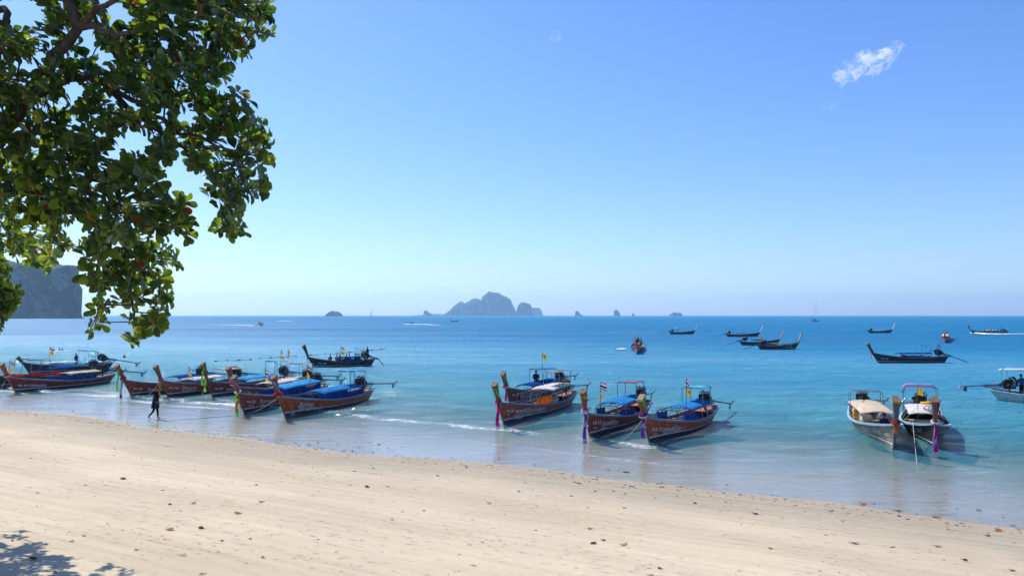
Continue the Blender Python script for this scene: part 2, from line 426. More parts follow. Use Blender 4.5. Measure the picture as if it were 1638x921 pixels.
# ------------------------------------------------------------ boat materials
DARKWOOD = paint((.23, .040, .034), .45, .42, 3.0, bump=.25, spec=.3)
REDWOOD = paint((.45, .090, .040), .45, .42, 3.0, bump=.25, spec=.3)
BROWNW = paint((.31, .060, .034), .48, .42, 3.0, bump=.25, spec=.3)
BLACKW = paint((.030, .020, .020), .45, .35, 3.0, bump=.25)
GREYW = paint((.27, .24, .19), .8, .55, 1.6, bump=.6)
OILW = paint((.21, .070, .030), .45, .35, 5.0, bump=.25)
BAREW = paint((.30, .22, .15), .8, .35, 8.0, bump=.4)
CAPW = paint((.17, .115, .08), .8, .35, 8.0, bump=.4)
GREYPOST = paint((.13, .12, .115), .8, .4, 5.0, bump=.5)
DECKW = paint((.36, .24, .15), .7, .35, 4.0, bump=.3)
DECKR = paint((.34, .13, .08), .6, .3, 4.0, bump=.3)
BLUEGREY = paint((.13, .20, .30), .45, .25)
PALEBLUE = paint((.30, .48, .55), .5, .25)
WHITEP = paint((.74, .75, .74), .5, .15)
STEEL = paint((.22, .27, .30), .35, .3, metal=.4)
DARKPIPE = paint((.05, .06, .075), .4, .3)
BLKMETAL = paint((.014, .014, .016), .6, .4, 12, spec=.25)
GREASE = paint((.05, .05, .055), .35, .5, 14, metal=.3)
CHROME = paint((.5, .5, .5), .3, .3, 14, metal=.8)
ANTIFOUL = paint((.035, .030, .045), .6, .3)
ROPE = paint((.48, .45, .38), .9, .3, 30)
BLUETARP = cloth((.05, .30, .66)); SKYTARP = cloth((.07, .42, .80)); NAVYTARP = cloth((.012, .055, .26), transl=.15)
CYANTARP = cloth((.14, .62, .80)); WHITETARP = cloth((.78, .76, .72)); TANTARP = cloth((.68, .53, .34)); GREYTARP = cloth((.27, .24, .25))
PINKTARP = cloth((.50, .22, .32)); PURPLETARP = cloth((.28, .12, .34)); ORANGETARP = cloth((.75, .25, .02)); CREAMTARP = cloth((.78, .66, .50))
C_RED = cloth((.62, .02, .02)); C_ORG = cloth((.75, .16, .02)); C_PINK = cloth((.72, .02, .22)); C_GREEN = cloth((.15, .62, .05)); C_LIME = cloth((.35, .75, .06))
C_YEL = cloth((.80, .50, .02)); C_WHITE = cloth((.8, .8, .8)); C_PURP = cloth((.2, .04, .35)); C_NAVY = cloth((.02, .025, .12)); C_LILAC = cloth((.55, .45, .75)); C_BLUE = cloth((.05, .12, .5))
TEXTM = paint((.66, .64, .60), .6, .25, 20); TEXTO = paint((.65, .22, .03), .6, .25, 20)

def letters(txt, size, name, mat, parent, wrap, skew=0.0, bold=0.010):
    """Lettering cut as thin raised paint that follows the hull: wrap(u, v, out) gives the surface point."""
    cu = bpy.data.curves.new(name, 'FONT'); cu.body = txt; cu.size = size; cu.resolution_u = 2; cu.offset = bold; cu.shear = skew
    ob = bpy.data.objects.new('tmp_text', cu); COL.objects.link(ob)
    dg = bpy.context.evaluated_depsgraph_get()
    me = bpy.data.meshes.new_from_object(ob.evaluated_get(dg))
    bpy.data.objects.remove(ob); bpy.data.curves.remove(cu)
    me.name = name
    bm = bmesh.new(); bm.from_mesh(me)
    bmesh.ops.subdivide_edges(bm, edges=[e for e in bm.edges if e.calc_length() > .12], cuts=1)
    bmesh.ops.triangulate(bm, faces=bm.faces)
    for v in bm.verts: v.co = wrap(v.co.x, v.co.y)
    bm.to_mesh(me); bm.free(); me.materials.clear(); me.materials.append(mat)
    return link(name, me, parent)

def flag_mesh(kind, w=.62, h=.42, seed=0, droop=0.0):
    mb = MB(); st = [(0, 1 / 6, 0), (1 / 6, 2 / 6, 1), (2 / 6, 4 / 6, 2), (4 / 6, 5 / 6, 1), (5 / 6, 1, 0)] if kind == 'thai' else [(0, 1, 3)]
    def f(u, v):
        return Vector((-u * w * (1 - droop * .6), .05 * math.sin(u * 9 + seed) * (.3 + u) + .03 * math.sin(v * 5 + seed), (v - 1) * h - droop * u * w * .75 + .02 * math.sin(u * 12 + seed * 2)))
    for a, b, m in st: mb.grid(lambda u, v: f(u, lerp(a, b, v)), 10, 3, m)
    if kind == 'yellow':
        for sgn in (-1, 1):
            mb.grid(lambda u, v: f(.35 + .3 * u, .28 + .44 * v) + Vector((0, .012 * sgn, 0)), 4, 4, 4)
    return mb
FLAGM = [C_RED, C_WHITE, C_NAVY, C_YEL, C_ORG]
def flagpole(parent, x, y, z0, z1, kinds, seed=0, scale=1.0):
    p = MB().tube([(x, y, z0), (x + .02, y, (z0 + z1) / 2), (x, y + .03, z1)], .018, 5).build('flag_pole', DARKPIPE, parent)
    z = z1 - .03
    for i, k in enumerate(kinds):
        f = flag_mesh(k, .62 * scale, .40 * scale, seed + i, .35 + .2 * ((seed + i) % 3)).build('flag', FLAGM, p, True)
        f.location = (x, y, z); f.rotation_euler = (0, 0, math.radians(-40 + 55 * ((seed * 7 + i * 3) % 5) / 4)); z -= .52 * scale
    return p

def engine(parent, x, z, yaw=0.0, tip_z=.55, slen=4.9, lod=0, rnd=random):
    """Car engine on a swivel with the long propeller shaft of a longtail boat."""
    e = MB()
    e.box((0, 0, .22), (.62, .34, .34)).box((0, 0, .45), (.56, .24, .14)).box((.02, 0, .54), (.46, .16, .06))
    e.box((.05, 0, .02), (.7, .22, .10)).box((-.36, 0, .25), (.16, .30, .3)).box((-.5, 0, .22), (.2, .2, .2), taper=.7)
    eng = e.build('engine', BLKMETAL, parent); eng.location = (x, 0, z); eng.scale = (1.08, 1.2, 1.2); eng.rotation_euler = (0, math.radians(-4), yaw)
    if lod < 2:
        a = MB()
        for k in range(4): a.tube([(-.2 + .13 * k, .13, .42), (-.2 + .13 * k, .24, .40), (-.2 + .13 * k, .27, .28)], .028, 6)
        a.tube([(-.22, .27, .27), (.22, .27, .27), (.34, .27, .5), (.34, .3, .66)], .03, 6)
        a.build('exhaust', GREASE, eng)
        b = MB().tube([(.33, 0, .25), (.37, 0, .25)], .19, 12)
        for k in range(5):
            an = k * 2 * PI / 5; b.box((.40, math.cos(an) * .12, .25 + math.sin(an) * .12), (.03, .06, .2), Matrix.Rotation(an, 3, 'X'))
        b.build('fan', CHROME, eng)
        MB().tube([(.02, -.05, .56), (.02, -.05, .62)], .16, 12).tube([(.02, -.05, .62), (.02, -.05, .70)], .11, 12).build('air_filter', CHROME, eng)
        MB().tube([(.2, -.22, .12), (.38, -.22, .12)], .08, 10).tube([(-.1, -.22, .2), (.1, -.22, .2)], .07, 10).box((-.25, -.2, .4), (.16, .12, .16)).build('alternator', GREASE, eng)
        MB().box((.5, 0, .32), (.07, .42, .4)).box((.5, 0, .53), (.09, .36, .05)).build('radiator', BLKMETAL, eng)
        h = MB()
        for k in range(6):
            y0 = -.15 + .06 * k
            h.tube([(.45, y0, .5), (.3, y0 * 1.6, .66 + .04 * (k % 3)), (.05, y0 * 1.3, .62), (-.25, y0, .5)], .018, 5)
        h.build('hoses', BLKMETAL, eng)
        MB().tube([(.4, .1, .3), (.8, .16, .42), (1.35, .2, .40)], .025, 6).tube([(1.2, .2, .4), (1.5, .2, .4)], .035, 6).build('tiller', DARKPIPE, eng)
    MB().tube([(0, 0, -.35), (0, 0, 0)], .06, 8).box((0, 0, -.38), (.3, .3, .1)).build('swivel_mount', DARKPIPE, eng)
    pz = (tip_z - z) / 1.2; slen = slen / 1.08
    s = MB().tube([(-.5, 0, .22), (-1.6, 0, .22 + (pz - .22) * .25)], .075, 8).tube([(-1.6, 0, .22 + (pz - .22) * .25), (-slen, 0, pz)], .042, 7)
    s.tube([(-.5, 0, .05), (-1.5, 0, .1 + (pz - .22) * .22)], .03, 5)
    sh = s.build('propeller_shaft', DARKPIPE, eng)
    pr = MB().tube([(-slen - .02, 0, pz), (-slen - .18, 0, pz)], .05, 7)
    for k in range(2):
        a = k * PI + .9; pr.box((-slen - .12, math.cos(a) * .15, pz + math.sin(a) * .15), (.05, .10, .24), Matrix.Rotation(a - PI / 2, 3, 'X') @ Matrix.Rotation(.5, 3, 'Z'))
    pr.build('propeller', CHROME if lod < 2 else DARKPIPE, sh)
    MB().box((-slen + .22, 0, pz - .16), (.28, .02, .3), Matrix.Rotation(.35, 3, 'Y'), taper=.5).build('skeg', DARKPIPE, sh)
    return eng

# ------------------------------------------------------------ the longtail boat
def longtail(bow, stern, label, group, cfg, lod=0):
    """bow, stern: waterline points on the sea (world). lod 0 near, 1 middle, 2 far."""
    bow = Vector(bow); stern = Vector(stern)
    L = (bow - stern).length; mid = (bow + stern) / 2
    rz = math.atan2(bow.y - stern.y, bow.x - stern.x)
    root = empty('longtail_boat', (mid.x, mid.y, cfg.get('z', 0)), rz)
    tag(root, label, 'boat', group)
    Wb = cfg.get('beam', 1.0); rnd = random.Random(cfg.get('seed', 1)); k_ = cfg.get('k', 1.0)
    hb = cfg.get('bow_h', 1.42)
    def prm(s):
        if s > .42: b = Wb * (1 - ((s - .42) / .58) ** 2.3)
        else: b = Wb * (1 - .52 * ((.42 - s) / .42) ** 2)
        b = max(b, .035)
        g = .64 + .26 * max(0, (.35 - s) / .35) ** 2 + (hb - .64) * max(0, (s - .35) / .65) ** 2.5
        kz = -.30 + .18 * max(0, (.2 - s) / .2) ** 1.5
        x = -L / 2 + L * s * 1.0
        rk = 1.05 * sstep(.62, 1.0, s) ** 1.6 - .55 * sstep(.22, 0, s)
        pw = .34 + .62 * sstep(.55, 1.0, s) + .12 * sstep(.3, 0, s)
        return b, g, kz, x, rk, pw
    def hp(s, tt, side, off=0.0):
        b, g, kz, x, rk, pw = prm(s)
        y = b * (tt ** pw) + off
        return Vector((x + rk * tt ** 1.1, side * max(0, y), kz + (g - kz) * tt))
    def t_at(s, z):
        b, g, kz, x, rk, pw = prm(s); return max(0.0, min(1, (z - kz) / (g - kz)))
    NS = (40, 26, 14)[lod]; NTT = (9, 6, 4)[lod]
    h = MB()
    for side in (1, -1):
        def outer(u, v): return hp(u, v, side)
        def inner(u, v): return hp(u, .35 + .65 * v, side, -.045) + Vector((0, 0, .0))
        a = len(h.f); h.grid(outer, NS, NTT)
        if side < 0: h.f[a:] = [q[::-1] for q in h.f[a:]]
        a = len(h.f); h.grid(inner, NS, 3, 1)
        if side > 0: h.f[a:] = [q[::-1] for q in h.f[a:]]
    # transom
    tr = [hp(0, i / 6, 1) for i in range(7)]; tl = [hp(0, i / 6, -1) for i in range(7)]
    h.add(tr + tl, [(i, i + 1, i + 8, i + 7) for i in range(6)])
    hull = h.build('hull', [cfg['hull'], cfg.get('inside', DECKR)], root, True)
    # painted bottom and boot line, 4 mm proud of the planking
    a = MB()
    bz = cfg.get('boot', .17)
    for side in (1, -1):
        s0 = len(a.f)
        a.grid(lambda u, v: hp(u, lerp(0, t_at(u, bz), v), side, .006), NS, 3)
        if side < 0: a.f[s0:] = [q[::-1] for q in a.f[s0:]]
    if cfg.get('bottom', 1): a.build('bottom_paint', ANTIFOUL if cfg.get('bottom', 1) == 1 else cfg['bottom'], root, True)
    a = MB()
    for side in (1, -1):
        s0 = len(a.f)
        a.grid(lambda u, v: hp(lerp(.02, 1, u), t_at(lerp(.02, 1, u), bz + .03 * u + v * (.03 + .05 * u * u)), side, .012), NS, 1)
        if side < 0: a.f[s0:] = [q[::-1] for q in a.f[s0:]]
    a.build('boot_stripe', WHITEP, root, True)
    # rubbing strake planks: fine raised seams
    if lod == 0:
        for tt in (.55, .72, .88):
            for side in (1, -1):
                MB().grid(lambda u, v: hp(lerp(.01, .985, u), tt + (v - .5) * .012, side, .008 + .0 * v), 30, 1).build('plank_seam', BLACKW, hull, True)
    # gunwales
    for side in (1, -1):
        g = MB(); N = NS
        ring = []
        for i in range(N + 1):
            p = hp(i / N, 1, side); w = .055; 
            for dy, dz in ((.03, -.075), (.05, .02), (-.07, .035), (-.07, -.03)):
                ring.append(p + Vector((0, side * dy, dz)))
        f = []
        for i in range(N):
            for j in range(4):
                q = (i * 4 + j, (i + 1) * 4 + j, (i + 1) * 4 + (j + 1) % 4, i * 4 + (j + 1) % 4)
                f.append(q if side > 0 else q[::-1])
        f.append((0, 1, 2, 3)); g.add(ring, f).build('gunwale', cfg.get('rail', BLUEGREY), root)
    # decks: planks across the floor; fore deck and stern deck
    def deck(s0, s1, z, name, mat, n=10):
        m = MB()
        def fn(u, v):
            s = lerp(s0, s1, u); zz = z(s) if callable(z) else z
            tt = t_at(s, zz); p1 = hp(s, tt, 1, -.05); p2 = hp(s, tt, -1, -.05); return p1.lerp(p2, v)
        m.slab(fn, n, 2, .03); return m.build(name, mat, root)
    deck(.01, .86, lambda s: min(.20, prm(s)[1] - .1), 'floor_deck', cfg.get('deck', DECKR))
    deck(.80, .97, lambda s: prm(s)[1] - .07, 'fore_deck', cfg.get('deck', DECKR), 6)
    deck(.005, .12, lambda s: prm(s)[1] - .10, 'stern_deck', cfg.get('deck', DECKR), 4)
    if lod == 0:
        for i in range(13):                              # inner ribs, and planks of the floor
            s = .16 + i * .052
            for side in (1, -1):
                MB().tube([hp(s, max(t_at(s, .19), .3) + (1 - max(t_at(s, .19), .3)) * q / 3, side, -.07) for q in range(4)], .028, 4).build('rib', cfg.get('inside', DECKR), root)
    if lod < 2:
        for s in cfg.get('benches', (.30, .42, .54, .66)):
            b, g, kz, x, rk, pw = prm(s)
            MB().box((x, 0, g - .14), (.26, 2 * b - .1, .035)).build('bench', cfg.get('bench_m', DECKW), root)
    # stem post with its flared, cut off prow
    top = cfg.get('prow_h', 1.08); lean = cfg.get('lean', .62)
    pb = hp(1, 1, 1); xb = pb.x; zb = pb.z
    stm = MB(); path = [(hp(1, q, 1).x + .03, 0, hp(1, q, 1).z) for q in (0, .25, .5, .75, 1)]
    stm.tube(path, [.05, .055, .06, .065, .07], 6).build('stem', cfg.get('stem_m', cfg.get('prow', REDWOOD)), root, True)
    pm = MB(); n = 7; vs = []
    for i in range(n):
        u = i / (n - 1)
        c = Vector((xb - .12 + lean * (u ** 1.25) * 1.0, 0, zb - .22 + (top + .22) * u))
        wx = lerp(.12, .165 + .05 * cfg.get('flare', 1), u ** 1.5); wy = lerp(.08, .165, u ** 1.4)
        tilt = math.radians(lerp(48, 26, u)); d = Vector((math.cos(tilt * .6), 0, -math.sin(tilt * .6)))
        for a_, b_ in ((-1, -.8), (-.6, -1), (.55, -1), (1, -.35), (1, .35), (.55, 1), (-.6, 1), (-1, .8)):
            vs.append(c + d * wx * a_ + Vector((0, wy * b_, 0)))
    fs = [(i * 8 + j, i * 8 + (j + 1) % 8, (i + 1) * 8 + (j + 1) % 8, (i + 1) * 8 + j) for i in range(n - 1) for j in range(8)]
    fs.append(tuple(range(7, -1, -1)))
    # slanting cut: front edge of the top higher than the back edge
    for j in (0, 1, 6, 7): vs[(n - 1) * 8 + j] += Vector((.0, 0, .10))
    for j in (3, 4): vs[(n - 1) * 8 + j] += Vector((0, 0, -.04))
    prow = pm.add(vs, fs).build('prow_post', cfg.get('prow', OILW), root)
    capv = [v + Vector((0, 0, .004)) for v in vs[-8:]]
    ctr = sum(capv, Vector()) / 8
    capv2 = [ctr + (v - ctr) * .97 + Vector((0, 0, .03)) for v in capv]
    MB().add(capv + capv2, [tuple(range(7, -1, -1)), tuple(range(8, 16))] + [(j, (j + 1) % 8, 8 + (j + 1) % 8, 8 + j) for j in range(8)]).build('prow_top', cfg.get('cap', CAPW), prow)
    def prow_c(u): return Vector((xb - .12 + lean * (u ** 1.25), 0, zb - .22 + (top + .22) * u))
    # garlands and scarves
    for gi, gc in enumerate(cfg.get('garland', ())):
        c = prow_c(.20 + .07 * gi); m = MB(); K = 14
        pts = [c + Vector((math.cos(a) * .22, math.sin(a) * .17, -math.cos(a) * .07 + rnd.uniform(-.015, .015))) for a in [2 * PI * q / K for q in range(K + 1)]]
        m.tube(pts, [.045 + rnd.uniform(-.008, .016) for _ in pts], 6)
        m.build('garland', gc, prow, True)
    for (gc, u0, ln, fr, sd) in cfg.get('tails', ()):        # hanging cloth tails: colour, height on prow, length, forward, side
        c = prow_c(u0) + Vector((.2 * fr, .14 * sd, 0)); m = MB()
        def fn(u, v):
            w = .06 + .05 * u
            return c + Vector((.03 * math.sin(u * 9 + v * 2) + .12 * fr * u * 0 + .05 * u, (v - .5) * w * 2 + .03 * math.sin(u * 7), -ln * u))
        m.grid(fn, 12, 4); m.build('ribbon', gc, prow, True)
    for (gc, u0, u1) in cfg.get('sash', ()):                 # scarf slung along the prow
        m = MB(); K = 12; pts = []
        for q in range(K + 1):
            u = lerp(u0, u1, q / K); pts.append(prow_c(u) + Vector((lerp(.24, -.1, q / K), lerp(.1, .20, q / K) + .03 * math.sin(q), -.04 * math.sin(q / K * PI))))
        m.tube(pts, [.035 + rnd.uniform(-.012, .014) for _ in pts], 6); m.build('sash', gc, prow, True)
        m = MB(); m.tube([prow_c(u0) + Vector((.27 * math.cos(a), .24 * math.sin(a), .08 * -math.cos(a))) for a in [2 * PI * q / 10 for q in range(11)]], .018, 5); m.build('sash', gc, prow, True)
    # roof over the benches
    rf = cfg.get('roof')
    if rf is not None:
        s0, s1, hz_, rm, wdt = rf; X0 = -L / 2 + L * s0; X1 = -L / 2 + L * s1
        arch = cfg.get('arch', .14); sag = cfg.get('sag', .03)
        def rfn(u, v):
            y = (v - .5) * 2
            zz = hz_ - arch * y * y - sag * abs(math.sin(u * PI * 3)) * (1 - y * y * .6) - .10 * max(0, (u - .82) / .18) ** 2 * cfg.get('nose', 1)
            return Vector((lerp(X0, X1, u), y * wdt, zz + .012 * rnd.uniform(-1, 1)))
        roof = MB().slab(rfn, 14, 8, .02).build('roof', rm, root, True)
        for q in range(4):
            u = q / 3 * .94 + .03; X = lerp(X0, X1, u); ss = (X + L / 2) / L
            for side in (1, -1):
                b, g, *_ = prm(ss); pt = rfn(u, .5 + side * .46)
                MB().tube([(X, side * (b - .02), g - .02), (X, pt.y, pt.z - .03)], .02 if lod < 2 else .03, 5).build('roof_post', cfg.get('pipe', STEEL), root)
            if lod < 2:
                MB().tube([rfn(u, w / 6) - Vector((0, 0, .04)) for w in range(7)], .016, 5).build('roof_bow', cfg.get('pipe', STEEL), roof)
        if lod < 2:
            for side in (1, -1):
                MB().tube([rfn(w / 8, .5 + side * .47) - Vector((0, 0, .04)) for w in range(9)], .016, 5).build('roof_rail', cfg.get('pipe', STEEL), roof)
    ff = cfg.get('front_frame')                              # open pipe frame ahead of the roof
    if ff:
        s0, s1, zt = ff
        for s in (s0, s1):
            b, g, kz, x, *_ = prm(s)
            MB().tube([(x, b - .03, g), (x, b * .85, zt - .05), (x, b * .6, zt), (x, -b * .6, zt), (x, -b * .85, zt - .05), (x, -b + .03, g)], .022, 6).build('pipe_frame', DARKPIPE, root)
        b0, _, _, x0, *_ = prm(s0); b1, _, _, x1, *_ = prm(s1)
        m = MB()
        for w in (-.6, 0, .6): m.tube([(x0, w * b0, zt), (x1, w * b1, zt)], .02, 5)
        m.build('frame_rail', DARKPIPE, root)
    sc = cfg.get('screens')                                  # low side screens standing on the gunwale
    if sc:
        s0, s1, hh, smat = sc
        for side in (1, -1):
            m = MB()
            def fn(u, v):
                s = lerp(s0, s1, u); b, g, kz, x, rk, pw = prm(s)
                return Vector((x, side * (b - .085 + .008 * math.sin(u * 30)), g - .1 + (hh + .1 + .02 * math.sin(u * 17)) * v))
            m.grid(fn, 16, 2); m.build('side_screen', smat, root)
    # stern arch with small awning
    aw = cfg.get('awning')
    if aw is not None:
        s0, s1, zt, am, hw = aw; x0 = -L / 2 + L * s0; x1 = -L / 2 + L * s1
        for x in (x0, x1):
            b, g, *_ = prm((x + L / 2) / L); w = hw
            MB().tube([(x, b - .05, g - .02), (x, w, g + .6), (x, w, zt - .1), (x, w - .08, zt), (x, -w + .08, zt), (x, -w, zt - .1), (x, -w, g + .6), (x, -b + .05, g - .02)], .024 if lod < 2 else .035, 6).build('arch_frame', cfg.get('pipe', STEEL), root)
        tl = cfg.get('awn_tilt', .06)
        if am is not None:
            ws = cfg.get('awn_w', 1.0)
            MB().slab(lambda u, v: Vector((lerp(x0 - .25, x1 + .3, u), lerp(-hw, hw, v) * 1.06 * ws, zt + .035 + tl * (u - .5) * 2 - .02 * math.sin(u * PI * 2) * math.sin(v * 9) - .05 * (2 * v - 1) ** 2)), 8, 8, .018).build('awning', am, root, True)
    ez = cfg.get('eng_z', 1.02)
    if cfg.get('engine', 1):
        engine(root, -L / 2 + .62, ez, math.radians(cfg.get('yaw', 0)), cfg.get('tip', .62) + (.2 if lod == 0 else 0), cfg.get('slen', 4.7) + (.6 if lod == 0 else 0), lod)
    for i, (s, y, z1, kinds) in enumerate(cfg.get('flags', ())):
        g = prm(s)[1]; z0 = .2 if z1 > g else g
        flagpole(root, -L / 2 + L * s, y, z0, z1, kinds, cfg.get('seed', 1) + i, cfg.get('fscale', 1.0))
    # writing
    for (txt, s, tv, size, skew, colm) in cfg.get('text', ()):
        size *= 1.12
        for side in cfg.get('text_sides', (1, -1)):
            def wrap(u, v, side=side):
                # port side (+y): bow is on the reader's left, so text runs aft; starboard the other way
                du = u / L
                ss = s - du if side > 0 else (s - cfg.get('text_len', .2)) + du
                ss = min(.985, max(.02, ss)); b, g, kz, *_ = prm(ss)
                tt = min(.97, tv + v / (g - kz)); return hp(ss, tt, side, .014)
            letters(txt, size, 'lettering', colm, root, wrap, skew)
    if cfg.get('extra'): cfg['extra'](root, prm, hp, L)
    return root

G_BEACH = 'longtail boats moored along the waterline'
G_BAY = 'longtail boats at anchor out in the bay'
BOATS = {}
T14 = [('ส.พ 21', .955, .55, .26, .15, TEXTM), ('สองพี่น้อง 1', .87, .50, .34, .15, TEXTM), ('ทะเบียน กระบี่ 2', .86, .41, .11, .15, TEXTM), ('กบ 14', .945, .42, .11, 0, TEXTM)]
def put(key, b, s, label, group, lod, **cfg):
    bw = P(*b); st = P(*s)
    if lod == 0: st = bw + (st - bw) * .935
    BOATS[key] = longtail(bw, st, label, group, cfg, lod)
    print('boat', key, 'L=%.1f' % (bw - st).length, 'dist=%.0f' % bw.y)
    return BOATS[key]
# --- the boats drawn up along the shore
put('a', (-30, 622), (158, 603), 'dark boat cut off by the left edge, behind the boat with a cream roof', G_BEACH, 1,
    hull=BLACKW, rail=DARKPIPE, prow=OILW, prow_h=1.0, beam=.95, seed=3, roof=(.30, .55, 1.45, NAVYTARP, .7), awning=(.50, .66, 2.25, PINKTARP, .55), awn_tilt=.15,
    garland=(C_RED, C_PINK), tails=((C_RED, .2, 1.2, .4, .2),), screens=(.3, .8, .2, C_RED), tip=.75, yaw=4, flags=((.80, .1, 2.4, ['thai', 'yellow']),), benches=(.35, .5))
put('b', (28, 627), (181, 611), 'dark boat with cream roof and blue side screens, second from the left edge', G_BEACH, 0,
    hull=DARKWOOD, rail=BLUEGREY, prow=REDWOOD, prow_h=0.95, beam=1.0, seed=4, roof=(.16, .52, 1.38, CREAMTARP, .8), screens=(.22, .62, .34, NAVYTARP),
    garland=(C_WHITE, C_RED), tip=.8, text=[('กบ 417', .955, .50, .24, .1, TEXTM), ('โชคนาวา', .87, .50, .30, .2, TEXTM)], front_frame=(.64, .70, 1.15))
put('c', (50, 598), (172, 590), 'dim boat moored outermost at the left, pale blue cabin and white roof', G_BEACH, 1,
    hull=BLACKW, rail=PALEBLUE, prow=BLACKW, prow_h=.45, beam=.9, seed=5, roof=(.42, .86, 1.25, WHITETARP, .75), screens=(.3, .8, .25, CYANTARP), awning=(.22, .36, 2.3, CYANTARP, .6), awn_tilt=.12,
    tip=.8, yaw=-2, flags=((.78, 0, 3.0, ['thai', 'yellow']),))
put('d', (213, 633), (338, 617), 'boat with green and orange scarves on its prow, behind the walking person', G_BEACH, 0,
    hull=BROWNW, rail=BLUEGREY, prow=OILW, prow_h=1.05, lean=.85, beam=1.0, seed=6, roof=(.2, .5, 1.3, NAVYTARP, .75), garland=(C_RED, C_PINK), sash=((C_ORG, .98, .35),),
    tails=((C_GREEN, .95, 1.9, -.1, .9), (C_LILAC, .25, 1.3, .9, .3), (C_NAVY, .25, 1.6, .8, .1)), tip=.85, text=[('กบ 38', .955, .52, .24, .1, TEXTM), ('Beautiful', .84, .48, .32, .25, TEXTM)])
put('e', (271, 634), (392, 617), 'boat with plain brown prow and orange ribbon, just right of the walker', G_BEACH, 0,
    hull=REDWOOD, rail=BLUEGREY, prow=OILW, prow_h=1.05, lean=.7, beam=1.0, seed=7, roof=(.36, .78, 1.34, WHITETARP, .8), awning=(.10, .32, 1.75, TANTARP, .75), awn_tilt=.02,
    garland=(C_PINK,), tails=((C_ORG, .22, 1.45, .5, .2), (C_LIME, .24, 1.5, .3, .35)), flags=((.72, -.3, 2.3, ['thai', 'yellow']),), tip=.8,
    text=[('กบ 181', .955, .60, .22, .1, TEXTM), ('รักสมุทร', .855, .60, .30, .2, TEXTM), ('Andaman', .86, .42, .28, .25, TEXTM)], benches=(.3, .45, .6))
put('f', (343, 634), (468, 615), 'boat with bright green scarves on a dark prow and a pale blue roof', G_BEACH, 0,
    hull=DARKWOOD, rail=BLUEGREY, prow=BROWNW, prow_h=1.25, lean=.55, beam=1.0, seed=8, roof=(.30, .72, 1.30, SKYTARP, .8), awning=(.12, .26, 2.35, CYANTARP, .6),
    sash=((C_GREEN, .95, .60),), tails=((C_GREEN, .9, 1.5, .3, .2), (C_LIME, .25, 1.1, .6, .2)), tip=.9, flags=((.10, .6, 3.4, ['thai', 'yellow']), (.22, .7, 3.4, ['thai', 'yellow'])), fscale=.8,
    text=[('กบ 29', .955, .55, .24, .1, TEXTM), ('วาสนา', .87, .5, .28, .2, TEXTM)])
put('g', (386, 645), (505, 622), 'boat with red painted prow, rope round its bow, white roof and white awning', G_BEACH, 0,
    hull=REDWOOD, rail=BLUEGREY, prow=paint((.28, .03, .03), .45, .3), prow_h=1.25, lean=.8, beam=1.0, seed=9, roof=(.16, .70, 1.32, WHITETARP, .85), awning=(.10, .26, 2.4, WHITETARP, .62), awn_tilt=.1,
    garland=(C_WHITE, C_PINK), tip=1.0, yaw=-3, flags=((.62, -.5, 2.2, ['thai', 'yellow']),), fscale=1.25, text=[('กบ 83', .95, .62, .26, .1, TEXTM), ('วันเพ็ญทรัพย์ 2', .86, .55, .36, .2, TEXTM), ('ทะเบียนเรือ', .80, .42, .12, .1, TEXTM)], screens=(.2, .4, .2, GREYTARP))
put('h', (393, 659), (520, 630), 'boat with sky blue roof and blue screens, green and orange ribbons at its bow', G_BEACH, 0,
    hull=BROWNW, rail=BLUEGREY, prow=OILW, prow_h=1.0, lean=.6, beam=1.0, seed=10, roof=(.14, .66, 1.42, SKYTARP, .85), screens=(.12, .75, .34, NAVYTARP), arch=.18,
    garland=(C_WHITE,), sash=((C_LILAC, .9, .3),), tails=((C_GREEN, .2, 1.6, .35, .3), (C_ORG, .2, 1.3, .45, .1), (C_LIME, .25, .6, .9, .2)), tip=1.0, yaw=2, flags=((.22, 0, 2.7, ['thai', 'yellow']),),
    text=[('กบ 221', .955, .58, .24, .1, TEXTM), ('กบ 15', .945, .42, .15, .1, TEXTM), ('สืบหาญศรี', .865, .56, .32, .25, TEXTM), ('ทะเบียน', .86, .44, .12, .1, TEXTM)])
put('i', (459, 665), (592, 638), 'boat with an orange 3 on its bow and blue roof, nearest of the left cluster', G_BEACH, 0,
    hull=REDWOOD, rail=BLUEGREY, prow=OILW, prow_h=1.15, lean=.55, beam=1.02, seed=11, roof=(.18, .70, 1.42, BLUETARP, .85), screens=(.14, .74, .32, NAVYTARP), awning=(.12, .27, 2.35, BLUETARP, .62), arch=.2, stem_m=OILW,
    garland=(C_RED, C_PINK), sash=((C_LILAC, .85, .25), ), tails=((C_LIME, .45, .5, -.3, .8), (C_RED, .3, .35, -1.5, .8)), tip=1.05, slen=4.7, front_frame=(.72, .80, 1.2),
    text=[('3', .955, .34, .62, .1, TEXTO), ('กบ 57', .95, .22, .13, .1, TEXTM), ('สืบหาญ', .875, .60, .30, .25, TEXTM), ('Thongmee 2', .89, .40, .34, .3, TEXTM)])
put('j', (505, 588), (592, 585), 'dark boat full of seated passengers with a green wrapped prow, beyond the left cluster', G_BEACH, 1,
    hull=BLACKW, rail=DARKPIPE, prow=BLACKW, prow_h=1.3, beam=.95, seed=12, roof=(.2, .62, 1.30, NAVYTARP, .75), awning=(.14, .26, 2.3, CYANTARP, .5), sash=((C_GREEN, .98, .3),), tip=.1, slen=2.6,
    tails=((C_NAVY, .15, 1.6, .3, 0),), flags=((.55, 0, 2.6, ['thai', 'yellow']),), screens=(.18, .5, .3, NAVYTARP), text=[('กบ 77', .9, .55, .25, .1, TEXTM)])
